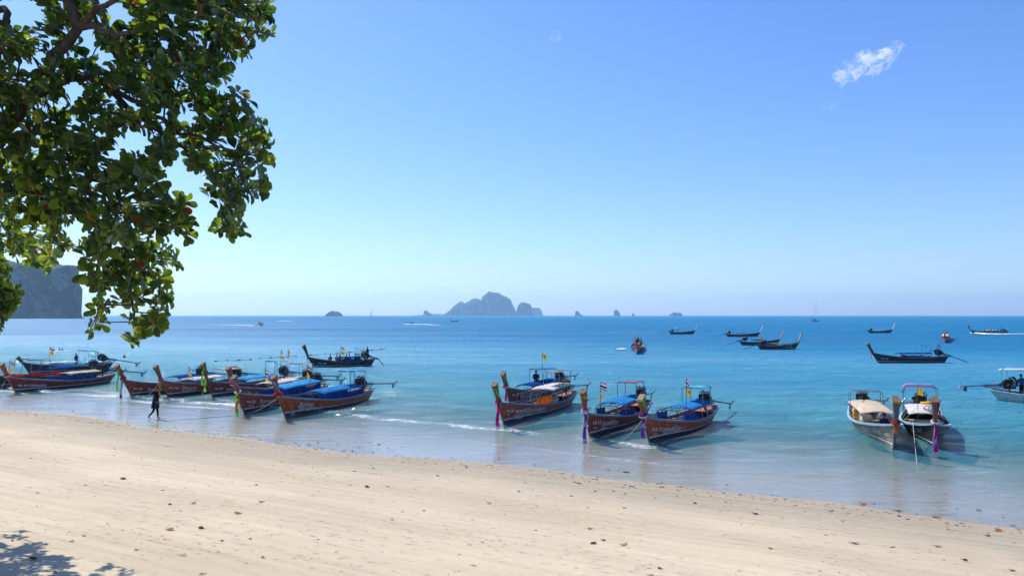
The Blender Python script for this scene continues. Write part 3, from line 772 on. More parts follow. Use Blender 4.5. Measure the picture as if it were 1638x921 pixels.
put('k', (818, 648), (905, 625), 'maroon boat with blue cabin roof and yellow flag, tucked behind the white roofed boat', G_BEACH, 0,
    hull=DARKWOOD, rail=BLUEGREY, prow=GREYPOST, prow_h=0.95, lean=.55, beam=1.0, seed=13, roof=(.25, .78, 1.35, NAVYTARP, .75), awning=(.34, .52, 2.25, BLUETARP, .72), garland=(C_WHITE, C_PINK),
    sash=((C_YEL, .95, .35),), tails=((C_PINK, .25, 1.1, .2, .6), (C_LIME, .5, .5, -.5, .5)), tip=1.2, slen=3.4, flags=((.44, 0, 3.6, ['yellow']),), fscale=1.15,
    text=[('กบ 27', .955, .62, .24, .1, TEXTM), ('ชัยแสงนาวา', .88, .52, .38, .15, TEXTM), ('ทะเบียน กระบี่', .87, .38, .13, .1, TEXTM)])
put('l', (808, 677), (916, 643), 'boat with slatted white roof, orange side panel and a long magenta ribbon at its bow', G_BEACH, 0,
    hull=REDWOOD, rail=paint((.05, .11, .24), .45, .25), prow=OILW, prow_h=1.0, lean=.62, beam=1.05, seed=14, roof=(.10, .46, 1.62, WHITETARP, .85), arch=.06, awning=(.12, .32, 2.5, WHITETARP, .6), awn_tilt=.14,
    garland=(C_PINK,), sash=((C_LIME, .85, .2),), tails=((C_PINK, .18, 1.6, .25, .2), (C_PINK, .16, 1.45, .45, .0), (C_GREEN, .3, .5, -.4, .8)), tip=1.15, slen=4.6, inside=DECKR,
    front_frame=(.50, .68, 1.45), text=[('กบ 60', .955, .62, .25, .1, TEXTM), ('กบ', .95, .50, .13, .1, TEXTM), ('พรศรีพัฒน์ทรัพย์ 3', .885, .56, .38, .1, TEXTM), ('CHAROEN SAPSIN', .90, .40, .20, .1, TEXTM), ('KRABI BOAT', .88, .30, .12, .1, TEXTM)])
put('m', (946, 698), (1034, 660), 'dark boat with blue roof and pink awning, lime scarf blowing off its prow', G_BEACH, 0,
    hull=DARKWOOD, rail=BLUEGREY, prow=BROWNW, prow_h=1.08, lean=.35, beam=1.02, seed=15, roof=(.26, .66, 1.55, BLUETARP, .85), screens=(.5, .72, .34, NAVYTARP), awning=(.20, .36, 2.35, PINKTARP, .6), awn_tilt=.05,
    garland=(C_WHITE, C_LILAC), sash=((C_LIME, .85, .65),), tails=((C_PURP, .18, 1.7, .3, .1), (C_LILAC, .2, .8, .1, .6)), tip=1.1, slen=4.2, yaw=6, front_frame=(.60, .74, 1.35),
    flags=((.68, -.6, 2.65, ['thai', 'yellow']),), text=[('สฝ 15', .955, .62, .26, .1, TEXTM), ('กบ 2', .95, .45, .14, .1, TEXTM), ('สองพี่น้อง', .88, .55, .34, .15, TEXTM), ('ทะเบียน ก 2', .88, .42, .13, .1, TEXTM)])
put('n', (1041, 706), (1139, 670), 'reddish brown boat with blue roof and turquoise awning, farthest right of the beached row', G_BEACH, 0,
    hull=REDWOOD, rail=BLUEGREY, prow=OILW, prow_h=0.92, lean=.30, beam=1.05, seed=16, roof=(.20, .56, 1.50, BLUETARP, .88), arch=.2, screens=(.48, .70, .36, NAVYTARP), awning=(.16, .32, 2.25, CYANTARP, .62), awn_tilt=.04,
    garland=(C_WHITE, C_PURP), sash=((C_LIME, .95, .45),), tails=((C_PURP, .18, 1.1, .3, .1), (C_LILAC, .2, .6, .1, .4)), tip=.75, slen=4.8, front_frame=(.58, .72, 1.32),
    flags=((.58, .5, 3.0, ['thai', 'yellow']),), fscale=.85, cap=BAREW, text=T14)
G_PAIR = 'the two grey boats moored side by side, bows to the beach'
put('o', (1428, 717), (1376, 669), 'weathered grey boat with tan roof and square grey prow, left of the pair', G_PAIR, 0,
    hull=GREYW, rail=PALEBLUE, prow=GREYPOST, prow_h=1.12, lean=.25, beam=1.2, seed=17, roof=(.12, .62, 1.40, CREAMTARP, .92), arch=.14, awning=(.12, .20, 1.95, None, .88), bow_h=1.35, flare=1.3,
    garland=(C_RED,), sash=((C_YEL, .98, .85),), tails=((C_ORG, .2, .5, .3, .1),), tip=1.0, slen=4.0, yaw=-24, inside=WHITEP, deck=DECKW, bottom=0, stem_m=GREYPOST,
    text=[('กบ 76', .90, .62, .28, 0, TEXTM), ('นำโชค', .76, .58, .30, 0, TEXTM)], text_len=.10)
put('p', (1494, 716), (1468, 673), 'dark hulled boat with a red scarf on its prow, right of the pair', G_PAIR, 0,
    hull=paint((.040, .038, .050), .6, .4, 3), rail=PALEBLUE, prow=paint((.16, .07, .065), .6, .3), prow_h=1.08, lean=.2, beam=1.2, seed=18, roof=(.18, .58, 1.32, WHITETARP, .85), arch=.10,
    awning=(.10, .2, 2.3, None, .88), bow_h=1.35, flare=1.3, garland=(C_WHITE,), sash=((C_RED, .97, .35),), tails=((C_PINK, .16, 1.55, .45, .05), (C_LILAC, .16, 1.5, .4, -.25)), tip=.9, slen=3.4, yaw=10,
    inside=BLACKW, deck=DECKW, bottom=0, flags=((.50, -.35, 2.6, ['yellow']),), text=[('กบ 7', .88, .66, .26, 0, TEXTM), ('สมใจ', .78, .6, .3, 0, TEXTM)], text_len=.08)
put('q', (1821, 657), (1586, 641), 'pale hulled boat with purple roof and standing boatman, cut by the right edge', G_BAY, 0,
    hull=paint((.50, .55, .52), .6, .3, 3), rail=PALEBLUE, prow=OILW, beam=1.15, seed=19, roof=(.26, .8, 1.25, PURPLETARP, .9), arch=.15, awning=(.04, .22, 2.5, WHITETARP, .75), awn_tilt=.05, tip=1.0, slen=2.6,
    screens=(.2, .4, .25, PURPLETARP), deck=paint((.30, .16, .28), .7, .3), bottom=0)
# --- boats at anchor farther out
FAR = dict(rail=DARKPIPE)
put('r', (1407, 580), (1509, 579.5), 'long dark boat lying side on with green tipped prow pointing left, at the right', G_BAY, 1,
    hull=BLACKW, rail=DARKPIPE, prow=BLACKW, prow_h=1.15, lean=.75, beam=.95, seed=20, roof=(.22, .72, 1.40, NAVYTARP, .8), screens=(.25, .62, .3, paint((.10, .10, .22), .7, .3)), awning=(.14, .30, 2.3, BLUETARP, .55),
    garland=(C_ORG, C_RED), sash=((C_GREEN, .97, .6),), tails=((C_RED, .2, .8, .4, .2),), tip=.12, slen=4.9, flags=((.10, .3, 2.7, ['thai']),), text=[('กบ 44', .93, .55, .26, .1, TEXTM)])
put('s', (1511.5, 548.5), (1514, 541), 'small reddish boat seen bow on with a yellow flag, far right of the bay', G_BAY, 2, hull=REDWOOD, prow=BLACKW, prow_h=.9, seed=21, roof=(.1, .7, 1.5, CREAMTARP, .8), awning=(.08, .25, 2.4, CYANTARP, .7), tip=.2, **FAR,
    sash=((C_YEL, .9, .3),), flags=((.5, 0, 3.6, ['yellow']),), fscale=1.5)
put('t', (1557, 534), (1609, 534), 'crowded boat speeding left over a white wake, nearest the right edge at the horizon', G_BAY, 2, hull=BLACKW, prow=BLACKW, prow_h=1.5, lean=.9, seed=22, roof=(.30, .62, 1.5, CREAMTARP, .8), tip=.1, **FAR, flags=((.55, 0, 2.6, ['thai']),), fscale=1.6)
put('u', (1424, 532.5), (1391, 532.5), 'boat with a white upswept prow, alone between the two small groups at right', G_BAY, 2, hull=BLACKW, prow=WHITEP, prow_h=1.9, lean=1.0, seed=23, roof=(.15, .8, 1.25, paint((.22, .25, .40), .7, .2), .8), tip=.1, slen=6, **FAR)
put('v', (1108, 534.5), (1073, 534.5), 'boat with pale prow pointing right, leftmost of the four anchored together', G_BAY, 2, hull=BLACKW, prow=WHITEP, prow_h=1.9, lean=1.0, seed=24, roof=(.30, .72, 1.3, GREYTARP, .8), awning=(.18, .3, 2.3, WHITETARP, .5), tip=.1, slen=6, **FAR)
put('w', (1211, 538.5), (1164, 538.5), 'boat with pale prow and blue cover, second from left of the four anchored together', G_BAY, 2, hull=BLACKW, prow=WHITEP, prow_h=1.9, lean=1.1, seed=25, roof=(.30, .65, 1.15, NAVYTARP, .8), awning=(.08, .2, 2.2, NAVYTARP, .4), tip=.1, slen=6, **FAR, flags=((.55, 0, 2.4, ['yellow']),))
put('x', (1241, 552), (1187, 552), 'boat with yellow flag and tall pale prow, partly hidden behind the grey canopied one', G_BAY, 1, hull=BLACKW, prow=CREAMTARP, prow_h=1.6, lean=.95, seed=26, roof=(.30, .62, 1.25, NAVYTARP, .8), awning=(.38, .5, 1.5, BLUETARP, .5), tip=.05, slen=5, **FAR, flags=((.62, 0, 2.3, ['yellow']),), fscale=1.5)
put('y', (1271, 558.5), (1217, 559), 'boat with grey canopy and green tipped pale prow, nearest of the four anchored together', G_BAY, 1, hull=BLACKW, prow=CREAMTARP, prow_h=1.5, lean=.6, seed=27, roof=(.25, .78, 1.30, GREYTARP, .8), tip=.05, slen=5.2, **FAR,
    sash=((C_GREEN, .98, .8),), garland=(C_RED,), text=[('กบ 9', .88, .5, .5, .1, TEXTM)], text_sides=(1, -1))
put('z', (1018, 566), (1020, 554), 'brown boat seen bow on, lime clad boatman aboard, alone in mid bay', G_BAY, 1, hull=BROWNW, prow=BLACKW, prow_h=1.1, lean=.3, beam=1.25, seed=28, awning=(.10, .3, 2.2, None, .8), tip=.1, slen=5, yaw=-28, **FAR,
    garland=(C_WHITE, C_RED), tails=((C_RED, .2, .6, .3, .5),), flags=((.45, -.5, 3.9, ['thai', 'yellow']),), fscale=1.3, stem_m=WHITEP)
put('aa', (420, 521.5), (413, 517.5), 'small boat far out, nearest the tree, seen almost bow on', G_BAY, 2, hull=BLACKW, prow=BLACKW, prow_h=1.0, seed=31, roof=(.2, .7, 1.4, GREYTARP, .8), tip=.1, **FAR)
put('ab', (651, 518.6), (661, 518.6), 'small white boat far out trailing a long wake', G_BAY, 2, hull=WHITEP, prow=BLACKW, prow_h=.3, bow_h=1.0, seed=32, roof=(.3, .6, 1.3, NAVYTARP, .8), tip=.1, **FAR)
put('ac', (723, 514.6), (732, 514.6), 'small dark boat far out, below the left end of the largest island', G_BAY, 2, hull=BLACKW, prow=BLACKW, prow_h=1.6, seed=33, roof=(.3, .6, 1.4, GREYTARP, .8), tip=.1, **FAR)
put('ad', (442, 512.9), (448, 512.9), 'tiniest far boat with a short wake, just right of the tree', G_BAY, 2, hull=BLACKW, prow=BLACKW, prow_h=.6, bow_h=1.0, seed=34, tip=.1, engine=0, **FAR)

# sailing yachts
def yacht(px, py, L, mast, label, sail):
    p = P(px, py); r = empty('sailing_yacht', (p.x, p.y, 0), .15); tag(r, label, 'sailboat', 'sailing yachts near the horizon')
    m = MB()
    def fn(u, v):
        x = (u - .5) * L; b = L * .14 * (1 - abs(u * 1.9 - .9) ** 2.4) if u > .47 else L * .14 * (1 - .3 * ((.47 - u) / .47) ** 2)
        a = (v - .5) * 2
        return Vector((x, b * max(-1, min(1, a * 1.5)), -.4 + (L * .11 + .2 * u) * abs(a) ** .5 + .4 * abs(a)))
    m.grid(fn, 16, 10); m.build('hull', WHITEP, r, True)
    MB().slab(lambda u, v: Vector(((u - .5) * L * .9, (v - .5) * L * .2 * (1 - u * u * .8), L * .115)), 8, 2, .1).build('deck', WHITEP, r)
    MB().box((-L * .03, 0, L * .16), (L * .4, L * .16, L * .09), taper=.8).build('cabin', BLUEGREY, r)
    MB().tube([(L * .08, 0, L * .1), (L * .08, 0, mast)], [L * .016, L * .010], 6).build('mast', WHITEP, r)
    MB().tube([(L * .08, 0, L * .24), (-L * .36, 0, L * .24)], L * .03, 6).build('boom', C_NAVY, r)
    MB().tube([(L * .5, 0, L * .12), (L * .08, 0, mast * .97)], .05 if not sail else .16, 4).tube([(-L * .48, 0, L * .12), (L * .08, 0, mast)], .04, 4).build('rigging', STEEL, r)
    if sail:
        s = MB(); s.grid(lambda u, v: Vector((L * .07 - L * .30 * v * (1 - u), .5 * math.sin(u * PI) * v, L * .26 + (mast * .95 - L * .26) * u)), 12, 4); s.build('sail', WHITETARP, r)
yacht(1304, 514.3, 9.5, 19, 'white sailing yacht with bare mast anchored at the right of the bay', False)
yacht(594, 506.6, 15, 33, 'faint yacht with a pale sail up, far out right of the dark islet', True)

# ------------------------------------------------------------ people
SKIN = paint((.22, .12, .08), .6, .15, 20); HAIR = paint((.012, .010, .010), .6, .3, 20)
def body_mesh(joints, edges, name='person'):
    """joints: name -> (pos, radius); the skin modifier grows one continuous surface."""
    names = list(joints); me = bpy.data.meshes.new(name)
    me.from_pydata([joints[n][0] for n in names], [(names.index(a), names.index(b)) for a, b in edges], [])
    ob = bpy.data.objects.new('tmp_body', me); COL.objects.link(ob)
    md = ob.modifiers.new('skin', 'SKIN'); md.use_smooth_shade = True
    for i, n in enumerate(names):
        r = joints[n][1]; sv = me.skin_vertices[0].data[i]; sv.radius = r if isinstance(r, tuple) else (r, r); sv.use_root = (i == 0)
    ss = ob.modifiers.new('s', 'SUBSURF'); ss.levels = 1; ss.render_levels = 1
    dg = bpy.context.evaluated_depsgraph_get()
    out = bpy.data.meshes.new_from_object(ob.evaluated_get(dg)); bpy.data.objects.remove(ob)
    out.name = name; out.polygons.foreach_set('use_smooth', [True] * len(out.polygons)); return out
def pose(kind):
    V = Vector
    if kind == 'sit':   hip, th, kn, an = .42, [(.0, .10, .40), (.0, -.10, .40)], [(.42, .12, .43), (.42, -.12, .43)], [(.45, .12, .06), (.47, -.12, .06)]
    elif kind == 'walk': hip, th, kn, an = .90, [(.02, .09, .86), (-.02, -.09, .86)], [(.12, .10, .48), (-.08, -.09, .47)], [(.14, .10, .07), (-.40, -.09, .13)]
    else:               hip, th, kn, an = .90, [(0, .09, .86), (0, -.09, .86)], [(.03, .11, .48), (.03, -.10, .48)], [(0, .12, .07), (-.03, -.11, .07)]
    lean = {'walk': .05, 'sit': -.03}.get(kind, .02)
    J = {'pelvis': ((0, 0, hip), (.13, .11)), 'waist': ((lean * .3, 0, hip + .18), (.12, .10)), 'chest': ((lean * .7, 0, hip + .38), (.15, .11)),
         'necklow': ((lean, 0, hip + .53), .065), 'neck': ((lean + .01, 0, hip + .60), .052), 'head': ((lean + .035, 0, hip + .70), (.082, .095)), 'crown': ((lean + .03, 0, hip + .80), (.06, .07))}
    E = [('pelvis', 'waist'), ('waist', 'chest'), ('chest', 'necklow'), ('necklow', 'neck'), ('neck', 'head'), ('head', 'crown')]
    arms = {'stand': [((.03, .22, hip + .20), (.16, .20, hip + .02)), ((.0, -.22, hip + .20), (.10, -.22, hip - .02))],
            'walk': [((-.05, .21, hip + .20), (.08, .23, hip + .02)), ((.06, -.20, hip + .20), (.26, -.14, hip + .12))],
            'sit': [((.06, .22, hip + .20), (.28, .16, hip + .08)), ((.06, -.22, hip + .20), (.28, -.14, hip + .08))]}[kind]
    for i, sd in enumerate((1, -1)):
        n = 'LR'[i]
        J['sh' + n] = ((lean * .9, .18 * sd, hip + .47), .06); J['el' + n] = (arms[i][0], .043); J['wr' + n] = (arms[i][1], .030)
        d = (V(arms[i][1]) - V(arms[i][0])).normalized(); w = V(arms[i][1]); J['pa' + n] = (tuple(w + d * .07), (.040, .022))
        E += [('chest', 'sh' + n), ('sh' + n, 'el' + n), ('el' + n, 'wr' + n), ('wr' + n, 'pa' + n)]
        sidev = d.cross(V((0, 1, 0))).normalized()
        for f, (off, ln) in enumerate(((-.03, .065), (-.010, .075), (.010, .07), (.03, .055))):
            J['f%d%s' % (f, n)] = (tuple(w + d * (.095 + ln * .5) + sidev * off), .010); J['g%d%s' % (f, n)] = (tuple(w + d * (.085 + ln) + sidev * off - V((0, 0.02 * sd, 0))), .008)
            E += [('pa' + n, 'f%d%s' % (f, n)), ('f%d%s' % (f, n), 'g%d%s' % (f, n))]
        J['t' + n] = (tuple(w + d * .07 + sidev * .055), .010); E.append(('wr' + n, 't' + n))
        J['th' + n] = (th[i], .095); J['kn' + n] = (kn[i], .058); J['an' + n] = (an[i], .038)
        J['he' + n] = (tuple(V(an[i]) + V((-.02, 0, -.035))), .035); J['to' + n] = (tuple(V(an[i]) + V((.17, .02 * sd, -.045 - (.04 if kind == 'walk' and i == 1 else 0)))), (.03, .02))
        E += [('pelvis', 'th' + n), ('th' + n, 'kn' + n), ('kn' + n, 'an' + n), ('an' + n, 'he' + n), ('an' + n, 'to' + n)]
    return J, E, hip, lean
_pc = {}
def person_parts(kind):
    if kind in _pc: return _pc[kind]
    J, E, hip, lean = pose(kind); body = body_mesh(J, E)
    segs = [(a, b, Vector(J[a][0]), Vector(J[b][0])) for a, b in E]
    def near(p):
        best = None
        for a, b, pa, pb in segs:
            d = pb - pa; t_ = max(0, min(1, (p - pa).dot(d) / max(1e-9, d.length_squared))); q = (p - pa - d * t_).length
            if best is None or q < best[0]: best = (q, a, b, t_)
        return best
    reg = {'shirt': [], 'trousers': []}
    for pl in body.polygons:
        q, a, b, t_ = near(pl.center)
        if (a, b) in (('waist', 'chest'), ('chest', 'necklow'), ('pelvis', 'waist')) or a == 'chest' or (a[:2] == 'sh'): reg['shirt'].append(pl.index)
        if a == 'pelvis' or a[:2] == 'th' or (a[:2] == 'kn' and t_ < .75): reg['trousers'].append(pl.index)
    out = {'body': body}
    for nm, idx in reg.items():
        bm = bmesh.new(); bm.from_mesh(body); bm.faces.ensure_lookup_table(); keep = set(idx)
        bmesh.ops.delete(bm, geom=[f for f in bm.faces if f.index not in keep], context='FACES')
        bm.normal_update()
        k = .018 if nm == 'shirt' else .013
        for v in bm.verts: v.co += v.normal * k
        m = bpy.data.meshes.new(nm); bm.to_mesh(m); bm.free(); out[nm] = m
    hd = Vector(J['head'][0])
    m = MB()
    m.grid(lambda u, v: hd + Vector((-.015 + .108 * math.cos(u * 2 * PI) * math.cos(v * PI / 2), .098 * math.sin(u * 2 * PI) * math.cos(v * PI / 2), .035 - (.06 if math.cos(u * 2 * PI) < .3 else 0) * (1 - v) + .115 * math.sin(v * PI / 2))), 14, 6)
    out['hair_mb'] = m
    f = MB(); f.ball(hd + Vector((.092, 0, -.01)), (.018, .012, .022), 6, 4)
    out['nose_mb'] = f
    e = MB(); e.ball(hd + Vector((.082, .032, .015)), (.012, .014, .009), 6, 4).ball(hd + Vector((.082, -.032, .015)), (.012, .014, .009), 6, 4); out['eyes_mb'] = e
    l = MB(); l.ball(hd + Vector((.082, 0, -.045)), (.012, .024, .008), 6, 4); out['mouth_mb'] = l
    r = MB(); r.ball(hd + Vector((0, .092, 0)), (.02, .012, .03), 6, 4).ball(hd + Vector((0, -.092, 0)), (.02, .012, .03), 6, 4); out['ears_mb'] = r
    out['hd'] = hd; _pc[kind] = out; return out
def person(loc, rz, kind, shirt, trousers, label, group=None, hair=HAIR, detail=True):
    pp = person_parts(kind); root = empty('person', loc, rz); tag(root, label, 'person', group)
    def inst(nm, me, mat):
        me = me.copy(); me.materials.clear(); me.materials.append(mat); return link(nm, me, root)
    body = inst('body', pp['body'], SKIN)
    inst('shirt', pp['shirt'], shirt); inst('trousers', pp['trousers'], trousers)
    pp['hair_mb'].build('hair', hair, root, True)
    if detail:
        pp['nose_mb'].build('nose', SKIN, body, True); pp['eyes_mb'].build('eyes', HAIR, body, True)
        pp['mouth_mb'].build('mouth', paint((.25, .07, .06), .6), body, True); pp['ears_mb'].build('ears', SKIN, body, True)
    return root
DK = cloth((.02, .03, .07), transl=.05); DK2 = cloth((.012, .013, .02), transl=.05); TEAL = cloth((.02, .09, .14), transl=.1)
# the walker on the wet sand, in a long dark tunic and headscarf, carrying a bag
p = P(248, 669); gz = ground_z(p.x, p.y)
w = person((p.x, p.y, max(gz, 0) - .02), math.radians(8), 'walk', DK, DK2, 'person in dark tunic and headscarf walking on the wet sand with a stick')
m = MB()
m.grid(lambda u, v: Vector((.03 - .03 * v + (.15 + .10 * v ** .8) * math.cos(u * 2 * PI), (.19 + .05 * v) * math.sin(u * 2 * PI) + .01 * math.sin(u * 40) * v, 1.37 - .68 * v + .015 * math.sin(u * 19) * v)), 28, 8)
m.build('tunic', DK, w, True)
hd = _pc['walk']['hd']
m = MB()
def scarf(u, v):
    a = u * 2 * PI; fr = math.cos(a)
    if v < .5: q = v * 2; return hd + Vector((-.02 + (.125 * fr) * math.sin(q * PI / 2 + .02), .115 * math.sin(a) * math.sin(q * PI / 2 + .02), .135 * math.cos(q * PI / 2) + .01))
    q = (v - .5) * 2; return hd + Vector((-.02 + (.125 + .05 * q) * fr * (1 - .25 * (fr > 0) * (1 - q)), (.115 + .10 * q) * math.sin(a), .01 - .34 * q))
m.grid(scarf, 24, 12); m.build('headscarf', DK2, w, True)
stick = MB().tube([(-.35, -.18, .93), (.25, -.14, 1.02), (.75, -.12, 1.09)], .012, 5).build('stick', BAREW, None)
stick.location = w.location; stick.rotation_euler = w.rotation_euler; tag(stick, 'thin stick held level by the walker in dark clothes', 'stick')
L_Q = (P(1821, 657) - P(1586, 641)).length
def aboard(key, x, y, z, kind, shirt, trousers, label, group=None, turn=0.0, detail=True):
    b = BOATS[key]; c, s = math.cos(b.rotation_euler.z), math.sin(b.rotation_euler.z)
    return person((b.location.x + x * c - y * s, b.location.y + x * s + y * c, z), b.rotation_euler.z + turn, kind, shirt, trousers, label, group, detail=detail)
aboard('q', -L_Q / 2 + 1.75, -.2, .42, 'stand', cloth((.03, .09, .28), transl=.1), DK2, 'boatman in a blue shirt standing on the pale boat at the right edge', turn=2.6)
aboard('o', .8, .35, -.08, 'sit', DK, DK2, 'person in black sitting under the tan roof of the grey boat', turn=.4)
aboard('c', -.6, 0, .35, 'stand', DK, DK2, 'dark silhouetted person standing on the outermost boat at the left', turn=-1.2)
aboard('j', -3.2, 0, .75, 'stand', DK, DK2, 'boatman standing at the stern of the passenger boat', turn=0.3)
cols = [cloth((.45, .20, .10)), cloth((.5, .4, .3)), DK, cloth((.35, .08, .08)), cloth((.6, .55, .5)), DK, TEAL, cloth((.4, .3, .1))]
for i in range(8):
    aboard('j', 1.6 - .62 * i, (.35 if i % 2 else -.35), .36, 'sit', cols[i], DK2, 'passenger in %s, %s from the bow of the far passenger boat' % (['a rust shirt', 'a tan shirt', 'black', 'a dark red shirt', 'a pale shirt', 'black', 'a teal shirt', 'an ochre shirt'][i], ['first', 'second', 'third', 'fourth', 'fifth', 'sixth', 'seventh', 'last'][i]), 'passengers seated in the far boat', turn=PI * .5 * (1 if i % 2 else -1), detail=False)
aboard('z', -1.5, .75, .45, 'stand', cloth((.10, .75, .30)), DK2, 'boatman in a lime green shirt on the brown boat seen bow on', turn=-.4)
aboard('k', .4, -.1, .95, 'sit', DK, DK2, 'person in black lounging under the blue awning of the maroon boat', turn=.6)
for i in range(10):
    aboard('t', 1.4 - .55 * i, (.35 if i % 2 else -.35), .45, 'sit', [DK, DK2, TEAL, cols[3]][i % 4], DK2, 'small figure among the riders of the speeding boat', 'riders of the speeding boat', turn=0, detail=False)
aboard('t', -4.3, 0, .65, 'stand', DK, DK2, 'boatman standing at the stern of the speeding boat', detail=False)
aboard('ab', -.5, 0, .3, 'stand', DK, DK2, 'dark figure standing on the small white far boat', detail=False)
aboard('aa', -1.5, 0, .5, 'stand', DK, DK2, 'dark figure standing on the far boat nearest the tree', detail=False)
# swimmers: shoulder deep
for i, (px, py, lb) in enumerate(((86, 561, 'swimmer leftmost of the three beside the small foam line'), (95, 560.5, 'swimmer in the middle of the three beside the small foam line'), (100, 561, 'swimmer rightmost of the three beside the small foam line'),
                                   (156, 567, 'upper one of the two swimmers close together beyond the cream roofed boat'), (160, 571.5, 'lower one of the two swimmers close together beyond the cream roofed boat'), (199, 571.5, 'lone swimmer beyond the boat with the green scarf'))):
    q = P(px, py); person((q.x, q.y, -1.22), random.uniform(0, 6), 'stand', DK2, DK2, lb, 'swimmers out in the bay', detail=False)

# ------------------------------------------------------------ cargo and panels standing in the boats
def cargo(key, x, y, z, name, cat, label, fn):
    b = BOATS[key]; c, s = math.cos(b.rotation_euler.z), math.sin(b.rotation_euler.z)
    r = fn(); r.name = name; r.location = (b.location.x + x * c - y * s, b.location.y + x * s + y * c, z); r.rotation_euler = (0, 0, b.rotation_euler.z)
    return tag(r, label, cat)
def cooler(w, d, h, m1, m2):
    def f():
        r = empty('cooler_box'); MB().box((0, 0, h / 2), (w, d, h), taper=1.05).build('body', m1, r)
        MB().box((0, 0, h + .03), (w * 1.08, d * 1.08, .06)).build('lid', m2, r)
        for sd in (1, -1): MB().tube([(-.12, sd * d * .56, h * .7), (-.12, sd * d * .62, h * .62), (.12, sd * d * .62, h * .62), (.12, sd * d * .56, h * .7)], .012, 5).build('handle', m2, r)
        return r
    return f
CREAMP = paint((.62, .58, .5), .5, .2); ORGP = cloth((.85, .30, .02), transl=.55); YELP = paint((.75, .42, .05), .5, .2)
cargo('l', -.9, .35, .25, 'cooler_box', 'cooler', 'long pale cooler bench in the boat with the slatted white roof', cooler(1.9, .5, .55, CREAMP, DECKW))
def opanel():
    r = empty('side_panel')
    for i in range(2): MB().box((-.66 + 1.32 * i, 0, .33), (1.28, .05, .66)).build('panel', ORGP, r)
    MB().box((0, 0, .69), (2.66, .07, .05)).build('rail', BLACKW, r); return r
cargo('l', 1.15, .72, .50, 'orange_panel', 'panel', 'bright orange double panel standing in the boat with the slatted white roof', opanel)
cargo('n', -.2, -.05, .25, 'cooler_box', 'cooler', 'pale cooler under the blue roof of the boat at the right of the row', cooler(.9, .5, .38, CREAMP, CREAMP))
cargo('o', -2.7, -.55, .30, 'yellow_box', 'box', 'yellow ended box at the stern of the weathered grey boat', cooler(.5, .5, .6, YELP, YELP))
cargo('o', -1.5, -.30, .25, 'cooler_box', 'cooler', 'white cooler beside the yellow box in the weathered grey boat', cooler(1.3, .5, .5, CREAMP, WHITEP))
cargo('o', .4, .6, .25, 'wooden_box', 'box', 'tan wooden box near the bow of the weathered grey boat', cooler(.5, .4, .55, DECKW, DECKW))
cargo('p', .6, 0, .25, 'cooler_box', 'cooler', 'wide cream bench box across the dark boat of the pair', cooler(.5, 1.5, .5, CREAMP, DECKW))
cargo('m', .6, .1, .25, 'cooler_box', 'cooler', 'low tan box in the boat with the pink awning', cooler(1.5, .8, .36, DECKW, DECKW))
def heap(m1, n, sc):
    def f():
        mb = MB(); rr = random.Random(n)
        for i in range(n): mb.ball((rr.uniform(-.3, .3) * sc, rr.uniform(-.25, .25) * sc, .08 + rr.uniform(0, .12)), (rr.uniform(.12, .2) * sc, rr.uniform(.1, .18) * sc, .10), 7, 5)
        return mb.build('heap', m1, None, True)
    return f
cargo('p', -.1, .25, 1.28, 'folded_cloth', 'cloth', 'pink cloth bundle on the white roof of the dark boat', heap(C_PINK, 5, .8))
cargo('p', .3, .3, 1.27, 'net_heap', 'net', 'white rope net heaped on the white roof near the grey prow', heap(C_WHITE, 7, .9))
cargo('p', -3.2, .45, 1.33, 'rolled_mat', 'mat', 'yellow rolled mat beside the engine of the dark boat', lambda: MB().tube([(-.1, -.45, 0), (0, 0, .03), (.1, .45, 0)], .10, 8).build('rolled_mat', C_YEL, None, True))
cargo('p', -3.75, 0, 2.18, 'cloth_wrap', 'cloth', 'lilac cloth wrapped along the stern arch of the dark boat', lambda: MB().tube([(0, .9, 0), (.0, .6, .16), (0, 0, .17), (0, -.55, .17), (0, -.8, .12), (0, -.9, -.3)], [.05, .09, .07, .09, .10, .07], 8).build('cloth_wrap', C_LILAC, None, True))
cargo('g', 1.6, 0, 1.0, 'cloth_bundle', 'cloth', 'white cloth bundle on the fore deck behind the red prow', heap(C_WHITE, 6, .8))

# ------------------------------------------------------------ ropes and floats
def rope(a, b, sag, label, r=.018, mat=None):
    a = Vector(a); b = Vector(b)
    pts = [a.lerp(b, i / 14) - Vector((0, 0, sag * math.sin(PI * i / 14))) for i in range(15)]
    o = MB().tube([p - a for p in pts], r, 5).build('mooring_rope', mat or ROPE, None, True); o.location = a
    return tag(o, label, 'rope', 'mooring ropes')
def bowpt(key, z=1.25, f=.75):
    b = BOATS[key]; L2 = max(v.co.x for v in [c for c in b.children if c.name.startswith('hull')][0].data.vertices)
    c, s = math.cos(b.rotation_euler.z), math.sin(b.rotation_euler.z); return (b.location.x + L2 * c, b.location.y + L2 * s, z)
def gp(px, py):
    p = P(px, py); p.z = max(ground_z(p.x, p.y), -.1); return p
rope(bowpt('i'), gp(395, 660), .12, 'taut rope from the bow of the boat with the orange numeral')
rope(bowpt('n'), gp(990, 704), .12, 'rope from the bow of the blue roofed boat at the row\'s right end')
rope(bowpt('m'), gp(921, 712), .05, 'thin rope hanging from the bow of the dark pink awning boat')
rope(bowpt('e'), gp(232, 634), .10, 'rope running left from the boat with the plain brown prow')
rope(bowpt('f'), gp(322, 633), .10, 'rope running left from the boat with green scarves')
rope(bowpt('d'), gp(195, 641), .25, 'slack rope below the bow of the boat with the orange scarf')
rope(bowpt('b'), gp(-6, 632), .05, 'rope at the bow of the cream roofed boat at the left')
